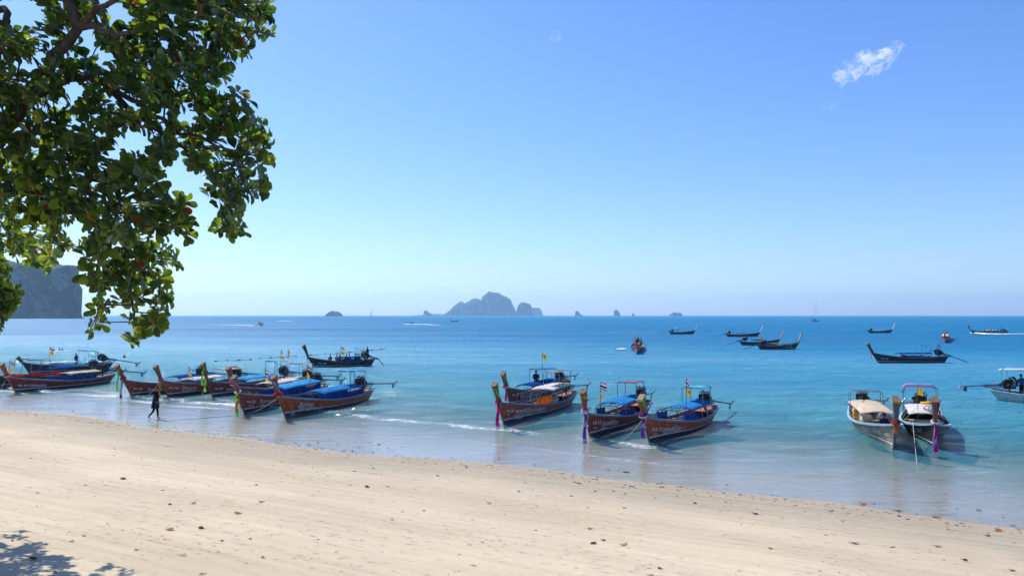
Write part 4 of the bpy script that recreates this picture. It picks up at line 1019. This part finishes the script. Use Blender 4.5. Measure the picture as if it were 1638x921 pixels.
b_ = BOATS['p']; rope((b_.location.x + 3.2 * math.cos(b_.rotation_euler.z) - .9, b_.location.y + 3.2 * math.sin(b_.rotation_euler.z), 1.05), gp(1467, 742), .03, 'pale rope dropping straight down between the two grey boats', .013)
rope(gp(398, 660), gp(262, 673), .0, 'dark rope lying in the shallows right of the walker', .025, paint((.08, .07, .06), .9, .2))
fl = empty('float_line', P(345, 578)); tag(fl, 'long rope of small dark floats stretched over the water beyond the left cluster', 'float rope')
o0 = P(345, 578); pa = [(345, 578), (400, 575.5), (450, 571), (520, 567), (580, 562), (625, 557)]
wp = []
for (a, b) in zip(pa, pa[1:]):
    for q in range(6): wp.append(P(lerp(a[0], b[0], q / 6), lerp(a[1], b[1], q / 6)) - o0)
MB().tube([w_ + Vector((0, 0, .02)) for w_ in wp], .03, 4).build('rope', BLKMETAL, fl)
fm_ = MB().ball((0, 0, .05), (.24, .16, .12), 8, 5).build('float', BLKMETAL, fl, True); fm_.location = wp[0]
for w_ in wp[2::2]:
    c = fm_.copy(); COL.objects.link(c); c.parent = fl; c.location = w_

# ------------------------------------------------------------ wakes
def foam_mat(seed, dens):
    t = NT('wake_foam'); oc = t.objc(); at = t.n('Attribute', _attribute_name='edge').outputs['Fac']
    n = t.noise(1.4, 5, t.mapped(oc, (.35, 1, 1)), .75)
    a = t.ramp(t.math('ADD', t.math('MULTIPLY', at, dens), t.math('MULTIPLY', t.math('SUBTRACT', n, .5), 2.4)), .4, .9)
    a = t.math('MULTIPLY', a, t.ramp(at, 0, .15))
    m = t.n('MixShader', i0=a, i1=t.n('BsdfTransparent'), i2=t.n('BsdfDiffuse', Color=(.88, .9, .9))); t.t.links.new(m.outputs[0], t.out.inputs[0]); return t.mat
M_FOAM = foam_mat(0, 1.9)
def wake(pts, label, lift=.10):
    """pts: (px, py, half width m) along the wake; a strip of churned foam lying on the water."""
    c = [P(a, b) for a, b, _ in pts]; o = c[0]; mb = MB(); ed = []
    n = 30
    for i in range(n + 1):
        u = i / n * (len(pts) - 1); k = min(int(u), len(pts) - 2); f = u - k
        p = c[k].lerp(c[k + 1], f) - o; w = lerp(pts[k][2], pts[k + 1][2], f)
        d = (c[k + 1] - c[k]).normalized(); sd = Vector((-d.y, d.x, 0))
        for j in range(7):
            q = (j / 6 - .5) * 2; mb.v.append(tuple(p + sd * w * q + Vector((0, 0, lift * (1 - q * q) + .03)))); ed.append((1 - abs(q)) * (1 - i / n * .6))
    for i in range(n):
        for j in range(6): mb.f.append((i * 7 + j, (i + 1) * 7 + j, (i + 1) * 7 + j + 1, i * 7 + j + 1)); mb.m.append(0)
    ob = mb.build('wake', M_FOAM, None, True); ob.location = o
    at = ob.data.attributes.new('edge', 'FLOAT', 'POINT'); at.data.foreach_set('value', ed)
    return tag(ob, label, 'wake', kind='stuff')
wake([(1556, 533.6, 1.5), (1580, 535.5, 3.0), (1625, 536, 3), (1700, 536, 2)], 'white wake of the speeding boat', .5)
wake([(650, 519.2, 5), (680, 519.6, 4), (706, 521.6, 2)], 'white wake of the small far boat', .5)
wake([(446, 513.2, 6), (458, 513.8, 4), (470, 514.5, 2)], 'short wake of the tiniest far boat', .5)
wake([(408, 521.5, 2.0), (380, 520.5, 3), (330, 520, 1.5)], 'thin wake behind the far boat nearest the tree', .3)
wake([(985, 560.5, .5), (996, 559.5, .8), (1003, 560.5, .6)], 'splash at the propeller of the lone brown boat', .3)
wake([(88, 562, .5), (98, 562, .9), (113, 562.5, .3)], 'little foam line by the three swimmers', .1)

# ------------------------------------------------------------ dry leaves and litter on the sand
def dryleaf(sc, curl, seed):
    rr = random.Random(seed); mb = MB()
    a1, a2 = rr.uniform(.4, 1.0) * curl, rr.uniform(.5, 1.1) * curl
    def fn(u, v):
        w = math.sin(PI * min(1, u * .93 + .05)) ** .8 * (.25 + .3 * u); y = (v - .5) * 2
        return Vector(((u - .5), y * w * math.cos(a2 * .8 * abs(y)), .02 + .22 * a1 * (u - .4) ** 2 * 2 + .26 * a2 * w * y * y + .02 * math.sin(9 * u + seed)))
    mb.grid(lambda u, v: fn(u, v) * sc, 8, 4)
    mb.tube([Vector((-.5, 0, .03)) * sc + Vector((0, 0, .01)), Vector((-.68, .05, .05)) * sc], .006, 4); return mb
LEAFM = {'brown': cloth((.16, .07, .035)), 'dark': cloth((.10, .07, .05)), 'orange': cloth((.50, .22, .07)), 'pale': cloth((.62, .50, .30)), 'red': cloth((.22, .06, .04)), 'yellow': cloth((.62, .42, .12))}
LV = [(53, 894, 'brown', .42, 'large reddish brown dry leaf lying inside the tree shadow'), (587, 779, 'brown', .34, 'long curled brown leaf alone in the middle of the upper sand'), (782, 805, 'orange', .26, 'curled tan leaf near the centre of the beach'),
      (997, 872, 'yellow', .28, 'pale yellow leaf, right one of two close together on the lower sand'), (949, 869, 'brown', .28, 'spiky brown and yellow leaf, left one of two close together'), (944, 846, 'orange', .22, 'small orange leaf just above the two close leaves'),
      (757, 904, 'pale', .20, 'small cream leaf at the bottom middle of the beach'), (323, 917, 'pale', .22, 'cream leaf at the bottom edge right of the tree shadow'), (293, 888, 'pale', .24, 'cream curled leaf right of the tree shadow'),
      (322, 845, 'dark', .26, 'dark curled leaf standing on edge near the tree shadow'), (272, 847, 'orange', .34, 'long orange brown leaf above the tree shadow'), (380, 821, 'orange', .36, 'long orange leaf on the left half of the beach'),
      (197, 766, 'brown', .38, 'long brown leaf on the upper left sand'), (418, 803, 'brown', .26, 'brown leaf up and right of the long orange leaf'), (310, 805, 'orange', .26, 'orange brown leaf left of the middle sand'),
      (1380, 806, 'orange', .42, 'flat brown leaf floating at the water edge below the grey boats'), (1436, 817, 'brown', .34, 'upright brown leaf at the water edge, second from the floating leaf'), (1497, 827, 'orange', .40, 'orange brown leaf at the water edge below the red scarf prow'),
      (1597, 849, 'orange', .36, 'orange leaf on the sand at the right near the water edge'), (1500, 874, 'orange', .28, 'bright orange leaf on the lower right sand'), (1543, 896, 'brown', .24, 'small brown leaf at the lower right'), (1618, 912, 'red', .24, 'small red leaf in the bottom right corner'),
      (1208, 822, 'brown', .30, 'dark brown leaf below the dark water edge in the right half'), (1347, 833, 'yellow', .20, 'small yellow leaf on the damp sand at right'), (1366, 869, 'brown', .34, 'brown twig like leaf on the right sand')]
def put_leaf(i, px, py, c, sc, label, grp=None):
    h = .7
    for _ in range(6):
        p = P(px, py, h); h = max(ground_z(p.x, p.y), .0)
    p = P(px, py, h)
    o = dryleaf(sc * .68, .9, i).build('dry_leaf', LEAFM[c], None, True); o.location = (p.x, p.y, h + .012); o.rotation_euler = (random.uniform(-.25, .25), random.uniform(-.2, .2), random.uniform(-.7, .7) + (PI if i % 2 else 0))
    return tag(o, label, 'leaf', grp)
for i, (px, py, c, sc, lb) in enumerate(LV): put_leaf(i, px, py, c, sc, lb, 'fallen leaves on the sand')
for i, (px, py) in enumerate([(170, 776), (272, 807), (137, 776), (500, 793), (410, 776), (952, 786), (725, 750), (746, 748), (644, 818), (678, 817), (627, 831), (998, 812), (1000, 790), (940, 812), (914, 793), (830, 786), (871, 759), (1112, 805), (1515, 837), (1530, 840), (1516, 846), (1055, 909), (1042, 920), (1380, 823), (1580, 857), (840, 772), (597, 749), (700, 761), (115, 866), (218, 880), (355, 865), (60, 788), (20, 864), (88, 915), (965, 864), (1000, 870), (460, 760), (505, 719), (533, 719), (420, 891), (400, 862), (1232, 877)]):
    put_leaf(100 + i, px, py, ['dark', 'brown', 'dark', 'orange', 'brown'][i % 5], .13 + .08 * ((i * 37) % 10) / 10, 'small dry leaf fallen on the open sand', 'small fallen leaves')
# flecks of wrack, twigs and crab pellets: nobody could count them
rr = random.Random(5); mb = MB()
for i in range(2900):
    big_ = 1.5 if i < 800 else 1.0
    if i < 800:
        a = rr.uniform(-42, 24); d = abs(rr.gauss(0, .9)) - .35 if rr.random() < .75 else rr.uniform(-2.5, 2)
    else:
        a = rr.uniform(-34, 30); d = rr.uniform(.5, 26) ** 1.0
    x = OX + TX * a + NX * d; y = OY + TY * a + NY * d
    if y < 8: continue
    if i >= 800 and mnoise.noise(Vector((x * .25, y * .25, 3))) < -.05 and rr.random() < .8: continue
    z = max(ground_z(x, y), 0.0); s_ = big_ * rr.uniform(.006, .018) * (1.8 if rr.random() < .10 else 1)
    mb.box((x, y, z + s_ * .2), (s_ * rr.uniform(1.2, 6), s_, s_ * .6), Matrix.Rotation(rr.gauss(-.3, .5), 3, 'Z'), m=rr.choice((0, 1, 2, 2)))
tag(mb.build('beach_debris', [LEAFM['dark'], LEAFM['brown'], paint((.22, .19, .15), .9, .3)]), 'scattered flecks of wrack, twigs and pellets on the sand', 'debris', kind='stuff')

# ------------------------------------------------------------ the overhanging sea almond tree
POLY = [(-420, -330), (250, -200), (380, -60), (425, -5), (446, 40), (440, 66), (418, 62), (402, 66), (392, 92), (374, 78), (366, 122), (352, 140), (392, 152), (402, 176), (436, 208), (440, 232), (430, 262), (437, 295),
        (418, 322), (398, 306), (384, 330), (381, 384), (352, 386), (343, 350), (350, 318), (325, 330), (322, 296), (300, 330), (302, 372), (286, 384), (262, 352), (255, 392), (284, 424), (262, 440), (264, 476), (256, 500),
        (266, 508), (246, 526), (232, 540), (222, 553), (206, 548), (202, 522), (188, 508), (168, 514), (162, 532), (134, 534), (132, 516), (152, 508), (140, 488), (128, 466), (122, 440), (128, 420), (104, 402), (84, 420), (72, 440), (50, 434), (44, 405),
        (20, 418), (2, 424), (26, 450), (28, 478), (8, 512), (-30, 560), (-420, 640)]
def inpoly(x, y):
    c = False; n = len(POLY)
    for i in range(n):
        x1, y1 = POLY[i]; x2, y2 = POLY[(i + 1) % n]
        if (y1 > y) != (y2 > y) and x < (x2 - x1) * (y - y1) / (y2 - y1) + x1: c = not c
    return c
# sky gaps of the crown (pixel centre, radius): places where no spray of leaves hangs
GAPS = [(185, 27, 17), (20, 18, 26), (50, 22, 20), (150, 82, 9), (270, 30, 6), (135, 55, 10), (186, 160, 14), (215, 225, 16), (238, 232, 8), (180, 240, 12), (118, 145, 9), (65, 95, 8), (250, 175, 5), (290, 283, 22), (312, 300, 20), (345, 140, 6), (298, 182, 6), (117, 372, 12), (140, 470, 8), (340, 248, 8), (275, 262, 10), (230, 300, 6), (145, 285, 5), (320, 120, 5), (225, 120, 5), (128, 360, 10), (232, 492, 8), (330, 70, 5), (178, 468, 6), (160, 310, 5)]
trr = random.Random(11)
def tdepth(px, py):
    base = 13.6 + 1.6 * mnoise.noise(Vector((px * .008, py * .008, 1.5)))
    if px < 130: base += (130 - px) / 130 * 2.0 * sstep(100, 400, py)
    if px < 110 and py > 330: base += 5.2 * sstep(330, 420, py) * sstep(110, 60, px)
    return base
nodes = []     # (pos, parent, fixed radius or None)
def chain(pts, r0, r1, parent=None):
    k = len(pts); last = parent
    for i, p in enumerate(pts):
        nodes.append([Vector(p), last, lerp(r0, r1, i / max(1, k - 1))]); last = len(nodes) - 1
    return last
tb = Vector((-19.5, 14.5, 0)); tb.z = ground_z(tb.x, tb.y)
def dens(pts, n=4):
    out = []
    for i in range(len(pts) - 1):
        for q in range(n):
            out.append(pts[i].lerp(pts[i + 1], q / n) + Vector((trr.uniform(-.05, .05), trr.uniform(-.05, .05), trr.uniform(-.04, .06))))
    return out + [pts[-1]]
tr_end = chain(dens([tb - Vector((0, 0, .3)), tb + Vector((.1, 0, 2.0)), tb + Vector((.7, -.1, 4.4)), tb + Vector((1.6, -.3, 6.6))], 3), .46, .27)
LIMBS = []
def limb(pts, r0, r1, par): 
    s0 = len(nodes); e = chain(dens(pts), r0, r1, par); LIMBS.append((s0, e)); return e, s0
tt_ = nodes[tr_end][0]
e1, _ = limb([tt_ + Vector((.8, -.3, .5)), Q(-60, 260, 14.2), Q(40, 165, 13.5), Q(78, 112, 13.1), Q(125, 45, 12.9)], .17, .08, tr_end)
limb([Q(150, 22, 12.8), Q(185, 8, 12.6), Q(255, 2, 12.4), Q(330, 12, 12.3), Q(405, 30, 12.2)], .05, .014, e1)
limb([Q(150, 45, 12.9), Q(185, 58, 12.8), Q(235, 50, 12.6), Q(300, 70, 12.8)], .06, .018, e1)
limb([Q(110, 10, 13.0), Q(95, -40, 13.2), Q(120, -120, 13.4)], .08, .03, e1)
e2, _ = limb([tt_ + Vector((.9, .2, .1)), Q(-90, 200, 15.0), Q(40, 150, 14.4), Q(140, 122, 14.0), Q(172, 138, 13.8)], .14, .05, tr_end)
limb([Q(215, 160, 13.6), Q(250, 182, 13.4), Q(290, 212, 13.2), Q(350, 235, 13.0), Q(410, 250, 13.0)], .045, .012, e2)
limb([Q(205, 175, 13.8), Q(230, 195, 13.8), Q(290, 240, 13.6), Q(350, 290, 13.4), Q(365, 350, 13.3)], .05, .015, e2)
limb([Q(215, 128, 13.8), Q(270, 125, 13.7), Q(330, 105, 13.6)], .04, .014, e2)
e3, _ = limb([tt_ + Vector((.8, .6, -.3)), Q(-110, 330, 15.5), Q(30, 300, 14.8), Q(110, 320, 14.3)], .15, .06, tr_end)
limb([Q(165, 340, 14.0), Q(195, 390, 13.8), Q(205, 450, 13.7), Q(215, 520, 13.7)], .045, .012, e3)
limb([Q(150, 290, 14.0), Q(210, 300, 13.8), Q(270, 340, 13.6)], .04, .012, e3)
limb([tt_ + Vector((0, 1.5, -.6)), Q(-120, 380, 18.5), Q(-30, 400, 20.3), Q(8, 470, 21.2)], .12, .02, tr_end)
limb([tt_ + Vector((.5, -.6, 1.0)), Q(-80, 30, 13.5), Q(5, 15, 12.8), Q(20, 60, 12.6), Q(28, 118, 12.6)], .10, .02, tr_end)
limb([tt_ + Vector((-.3, -.2, 1.4)), Q(-200, -50, 14.5), Q(-120, -180, 14.5)], .14, .05, tr_end)
nfix = len(nodes)
ros = []
tries = 0
def ok_gap(px, py):
    for gx, gy, gr in GAPS:
        if (px - gx) ** 2 + (py - gy) ** 2 < (gr + 9) ** 2: return False
    return True
placed = []
while len(ros) < 950 and tries < 60000:                 # sprays that show in the photograph
    tries += 1
    px, py = trr.uniform(-30, 446), trr.uniform(-25, 553)
    if not inpoly(px, py) or not ok_gap(px, py): continue
    if not all(inpoly(px + dx, py + dy) for dx, dy in ((7, 0), (-7 if px > 10 else 0, 0), (0, 7), (0, -7 if py > 5 else 0))) and trr.random() < .7: continue
    d = tdepth(px, py) + trr.uniform(-1.1, 1.1)
    q = Q(px, py, d)
    if any((q - o).length < .155 for o in placed) : continue
    placed.append(q); ros.append(q)
for _ in range(1100):                                    # the crown beyond the frame
    px, py = trr.uniform(-420, 400), trr.uniform(-320, 600)
    if px > -30 and py > -25 or not inpoly(px, py): continue
    ros.append(Q(px, py, tdepth(px, py) + trr.uniform(-2, 2)))
for _ in range(240):                                    # the far low boughs whose shade falls on the sand
    g = P(trr.uniform(-160, 200), trr.uniform(866, 935), .9)
    gx_, gy_ = W0 / 2 + FPX * g.x / g.y, 504 + (CAM_Z - .9) * FPX / g.y
    if gx_ > 60 and gy_ < 870 + (gx_ - 60) * .22: continue
    if gx_ > 120 and trr.random() < .5: continue
    h_ = trr.uniform(5.2, 6.5)
    while h_ < 13:
        q = g + SUN_DIR * (h_ / SUN_DIR.z)
        pxq = W0 / 2 + FPX * q.x / q.y; pyq = 504 - (q.z - CAM_Z) / q.y * FPX
        if pxq < -12 or (inpoly(pxq, pyq) and inpoly(pxq, pyq + 10) and ok_gap(pxq, pyq)): ros.append(q); break
        h_ += .3
# every spray hangs on a twig that grows from the nearest wood already there
pos_a = [n[0] for n in nodes]; cost = [0.0] * nfix
order = sorted(ros, key=lambda q: min((q - pos_a[i]).length for i in range(12, nfix)))
for q in order:
    arr = np.array([tuple(p) for p in pos_a[12:]]); dd_ = np.linalg.norm(arr - np.array(tuple(q)), axis=1) + .35 * np.array(cost[12:])
    j = int(np.argmin(dd_)) + 12; dist = (q - pos_a[j]).length
    last = j
    if dist > .45:
        k = int(dist / .3); a0 = pos_a[j]
        for m_ in range(1, k):
            f = m_ / k; pm_ = a0.lerp(q, f) + Vector((trr.uniform(-.03, .03), trr.uniform(-.03, .03), -.10 * dist * math.sin(PI * f) * trr.uniform(-.5, 1)))
            nodes.append([pm_, last, None]); pos_a.append(pm_); cost.append(cost[last] + dist / k); last = len(nodes) - 1
    nodes.append([q, last, None]); pos_a.append(q); cost.append(cost[last] + .2)
cnt = [0] * len(nodes)
for i in range(len(nodes) - 1, -1, -1):
    cnt[i] += 1
    if nodes[i][1] is not None: cnt[nodes[i][1]] += cnt[i]
t = NT('bark'); oc = t.objc(); f = t.noise(9, 6, t.mapped(oc, (1, 1, .4)), .7)
M_BARK = t.p(Base__Color=t.mix(t.ramp(f, .3, .7), (.035, .024, .020), (.11, .08, .065)), Roughness=.95, Normal=t.bump(f, .8, .03))
tree = empty('sea_almond_tree', tb); tag(tree, 'broad leaved tree hanging over the beach from the left, with a few red leaves', 'tree')
def T(p): return p - tb
MB().tube([T(nodes[i][0]) for i in range(tr_end + 1)], [nodes[i][2] * (1.35 if i == 0 else 1) for i in range(tr_end + 1)], 12).build('trunk', M_BARK, tree, True)
for s0, e in LIMBS:
    pts = [T(nodes[nodes[s0][1]][0])] + [T(nodes[i][0]) for i in range(s0, e + 1)]
    rs = [nodes[s0][2] * 1.1] + [nodes[i][2] for i in range(s0, e + 1)]
    MB().tube(pts, rs, 8).build('branch', M_BARK, tree, True)
tw = MB()
for i in range(nfix, len(nodes)):
    p, par, _ = nodes[i]; r1 = min(.05, .007 + .0032 * math.sqrt(cnt[i])); r0 = min(.05, .007 + .0032 * math.sqrt(cnt[i] + 1))
    tw.tube([T(nodes[par][0]), T(p)], [r0, r1], 5, caps=False)
tag(tw.build('twigs', M_BARK, tree, True), kind='stuff')
# leaves: wide, rounded, longest past the middle, folded along the midrib
def leaf_template():
    prof = [(0, .02), (.12, .07), (.35, .22), (.6, .34), (.82, .34), (.95, .19), (1.0, .03)]
    v = []; f = []
    for i, (x, w) in enumerate(prof):
        drop = -.10 * x * x
        v += [(x, -w, .09 * w / .3 + drop + .015 * math.sin(i * 2.1)), (x, 0, drop), (x, w, .09 * w / .3 + drop - .012 * math.sin(i * 1.7))]
    for i in range(len(prof) - 1):
        a = i * 3; f += [(a, a + 3, a + 4, a + 1), (a + 1, a + 4, a + 5, a + 2)]
    return np.array(v), f
LVt, LFt = leaf_template()
def leaf_mat(name, c1, c2, tr1, tr2, vein):
    t = NT(name); oi = t.n('ObjectInfo').outputs['Random']; at = t.n('Attribute', _attribute_name='tone').outputs['Fac']
    k = t.math('FRACT', t.math('ADD', oi, at))
    n = t.noise(2.5, 3, t.pos())
    k = t.math('ADD', t.math('MULTIPLY', k, .7), t.math('MULTIPLY', n, .3))
    c = t.mix(k, c1, c2); tc = t.mix(t.math('POWER', k, 1.5), tr1, tr2)
    d = t.n('BsdfDiffuse', Color=c); tl = t.n('BsdfTranslucent', Color=tc)
    m = t.n('MixShader', i0=.50, i1=d, i2=tl); g = t.n('BsdfGlossy', Color=(.8, .85, .8), Roughness=.5)
    fr = t.math('ADD', t.math('MULTIPLY', t.n('Fresnel', IOR=1.35).outputs[0], .14), .004, clamp=True)
    m2 = t.n('MixShader', i0=fr, i1=m, i2=g); t.t.links.new(m2.outputs[0], t.out.inputs[0]); return t.mat
M_LEAF = leaf_mat('leaf_green', (.010, .034, .016), (.030, .060, .018), (.04, .12, .010), (.50, .64, .03), 0)
M_LRED = leaf_mat('leaf_red', (.10, .02, .01), (.16, .03, .015), (.50, .05, .012), (.65, .10, .02), 0)
M_LYEL = leaf_mat('leaf_yellow', (.12, .10, .02), (.16, .10, .02), (.50, .42, .04), (.60, .38, .05), 0)
leaves = []   # (matrix, colour key, visible size)
REDPX = [(418, 42), (222, 418), (244, 508), (298, 333), (266, 336), (103, 85), (284, 98), (330, 104)]
YELPX = [(395, 56), (45, 288), (65, 292), (22, 300), (390, 160), (205, 345)]
for q in ros:
    n = trr.randint(8, 12); out = (q - Vector((-17, 14, 9))).normalized()
    ax = (Vector((0, 0, .55)) + out * .5 + Vector((trr.uniform(-.7, .7), trr.uniform(-.7, .7), trr.uniform(-.8, .5)))).normalized()
    s1 = ax.orthogonal().normalized(); s2 = ax.cross(s1); ph = trr.uniform(0, 6)
    for k in range(n):
        a = ph + 2 * PI * k / n * 1.9 + trr.uniform(-.25, .25); tilt = trr.uniform(-.25, .6) + .25 * (k / n)
        dr = ((s1 * math.cos(a) + s2 * math.sin(a)) * math.cos(tilt) + ax * math.sin(tilt))
        dr = (dr + Vector((0, 0, -.28 * trr.random()))).normalized()
        side = dr.cross(ax).normalized(); up = side.cross(dr).normalized()
        rl = trr.uniform(-.4, .4); side, up = side * math.cos(rl) + up * math.sin(rl), up * math.cos(rl) - side * math.sin(rl)
        ln = trr.uniform(.11, .255) * (1.12 if q.y > 17 else 1)
        o = q + ax * trr.uniform(-.05, .06) + dr * .02
        side = side * trr.uniform(.68, 1.08); up = up * trr.uniform(.3, 2.4)
        M = Matrix(((dr.x * ln, side.x * ln, up.x * ln, o.x), (dr.y * ln, side.y * ln, up.y * ln, o.y), (dr.z * ln, side.z * ln, up.z * ln, o.z), (0, 0, 0, 1)))
        c = o + dr * ln * .5
        r = Vector(c) - Vector((0, 0, CAM_Z)); f_ = r.y * CP + r.z * SP; px = W0 / 2 + FPX * r.x / f_; py = H0 / 2 - FPX * (-r.y * SP + r.z * CP) / f_
        nrm_ = abs(up.normalized().dot(r.normalized())); inside = -2 < px < 450 and -2 < py < 560
        leaves.append([M, 'g', (ln / r.length) * (.3 + nrm_) * inside * (1 + 1.2 * (not inpoly(px + 9, py + 9))), px, py])
for cx_, key in [(p_, 'r') for p_ in REDPX] + [(p_, 'y') for p_ in YELPX]:
    b = sorted(leaves, key=lambda l: (l[3] - cx_[0]) ** 2 + (l[4] - cx_[1]) ** 2 - 40 * l[2] * 100)
    for l in b[:2 if key == 'r' else 3]: l[1] = key; l[2] += 1
for l in leaves:
    if l[1] == 'g' and trr.random() < .012: l[1] = trr.choice('ryy')
leaves.sort(key=lambda l: -l[2])
lm = {}
for key, mm in (('g', M_LEAF), ('r', M_LRED), ('y', M_LYEL)):
    me = bpy.data.meshes.new('leaf'); me.from_pydata([tuple(v) for v in LVt], [], LFt); me.materials.append(mm); me.polygons.foreach_set('use_smooth', [True] * len(LFt)); me.update(); lm[key] = me
Tinv = Matrix.Translation(-tb)
for M, key, *_ in leaves[:300]:
    o = link('leaf', lm[key], tree); o.matrix_local = Tinv @ M
    if key != 'g': o['label'] = 'red leaf' if key == 'r' else 'yellowing leaf'
rest = leaves[300:]; V_ = []; Fa = []; mi = []; tone = []
LH = np.hstack([LVt, np.ones((len(LVt), 1))])
for n_, (M, key, *_) in enumerate(rest):
    A_ = np.array(Tinv @ M); V_.append((LH @ A_.T)[:, :3]); o_ = n_ * len(LVt)
    Fa += [tuple(i + o_ for i in f) for f in LFt]; mi += ['gry'.index(key)] * len(LFt); tone += [trr.random()] * len(LVt)
me = bpy.data.meshes.new('foliage'); me.from_pydata(np.concatenate(V_).tolist(), [], Fa)
for mm in (M_LEAF, M_LRED, M_LYEL): me.materials.append(mm)
me.polygons.foreach_set('material_index', mi); me.polygons.foreach_set('use_smooth', [True] * len(Fa))
at = me.attributes.new('tone', 'FLOAT', 'POINT'); at.data.foreach_set('value', tone); me.update()
tag(link('foliage', me, tree), kind='stuff')
print('leaves', len(leaves), 'sprays', len(ros))

# ------------------------------------------------------------ clouds and haze
def cloud(lumps, dist, label, dens_):
    c0 = Q(lumps[0][0], lumps[0][1], dist); mb = MB(); s = dist / FPX
    for (px, py, rx, rz_) in lumps:
        c = Q(px, py, dist) - c0; sd = trr.uniform(0, 9)
        def fn(u, v):
            a = u * 2 * PI; b = (v - .5) * PI; d = Vector((math.cos(a) * math.cos(b), math.sin(a) * math.cos(b), math.sin(b)))
            k = 1 + .35 * mnoise.noise(d * 1.7 + Vector((sd, 0, 0)))
            return c + Vector((d.x * rx * s * k, d.y * (rx + rz_) * .5 * s * k, d.z * rz_ * s * k))
        mb.grid(fn, 16, 10)
    t = NT('cloud_vapour'); t.t.nodes.remove(t.bsdf); oc = t.objc(); k = 1.0 / s
    n = t.noise(.05 * k, 5, t.mapped(oc, (1, .6, 1.4), (0, .5, 0)), .62, 1.2)
    dn = t.math('MULTIPLY', t.ramp(n, .46, .74), dens_)
    v = t.n('VolumePrincipled', Color=(.98, .98, 1.0), Density=dn); v.inputs['Anisotropy'].default_value = .3
    t.t.links.new(v.outputs[0], t.out.inputs['Volume'])
    o = mb.build('cloud', t.mat, None, True); o.location = c0; return tag(o, label, 'cloud', kind='stuff')
cloud([(1362, 112, 24, 18), (1385, 102, 32, 22), (1408, 94, 24, 17), (1346, 124, 16, 16)], 3600, 'wispy white cloud high at the right', .045)
cloud([(1432, 75, 14, 11), (1422, 90, 14, 14)], 3600, 'small wisp beside the upper end of the white cloud', .03)
cloud([(891, 59, 11, 9)], 3600, 'tiny wisp high in the middle of the sky', .010)
cloud([(1328, 168, 14, 7)], 3600, 'small faint wisp below the white cloud', .008)
cloud([(669, 386, 12, 4)], 3600, 'faint flat wisp above the dark islet', .012)

m = bpy.data.materials.new('haze'); m.use_nodes = True; nt = m.node_tree; nt.nodes.clear()
out = nt.nodes.new('ShaderNodeOutputMaterial'); pv = nt.nodes.new('ShaderNodeVolumePrincipled')
pv.inputs['Color'].default_value = (.52, .80, 1.0, 1); pv.inputs['Density'].default_value = 9.0e-5; pv.inputs['Anisotropy'].default_value = .5
nt.links.new(pv.outputs[0], out.inputs['Volume'])
hz_ = MB().box((0, 0, 0), (22600, 22600, 290)).build('haze', m); hz_.location = (0, 0, 270 - 145)
tag(hz_, 'pale sea haze lying over the whole bay', None, kind='stuff')
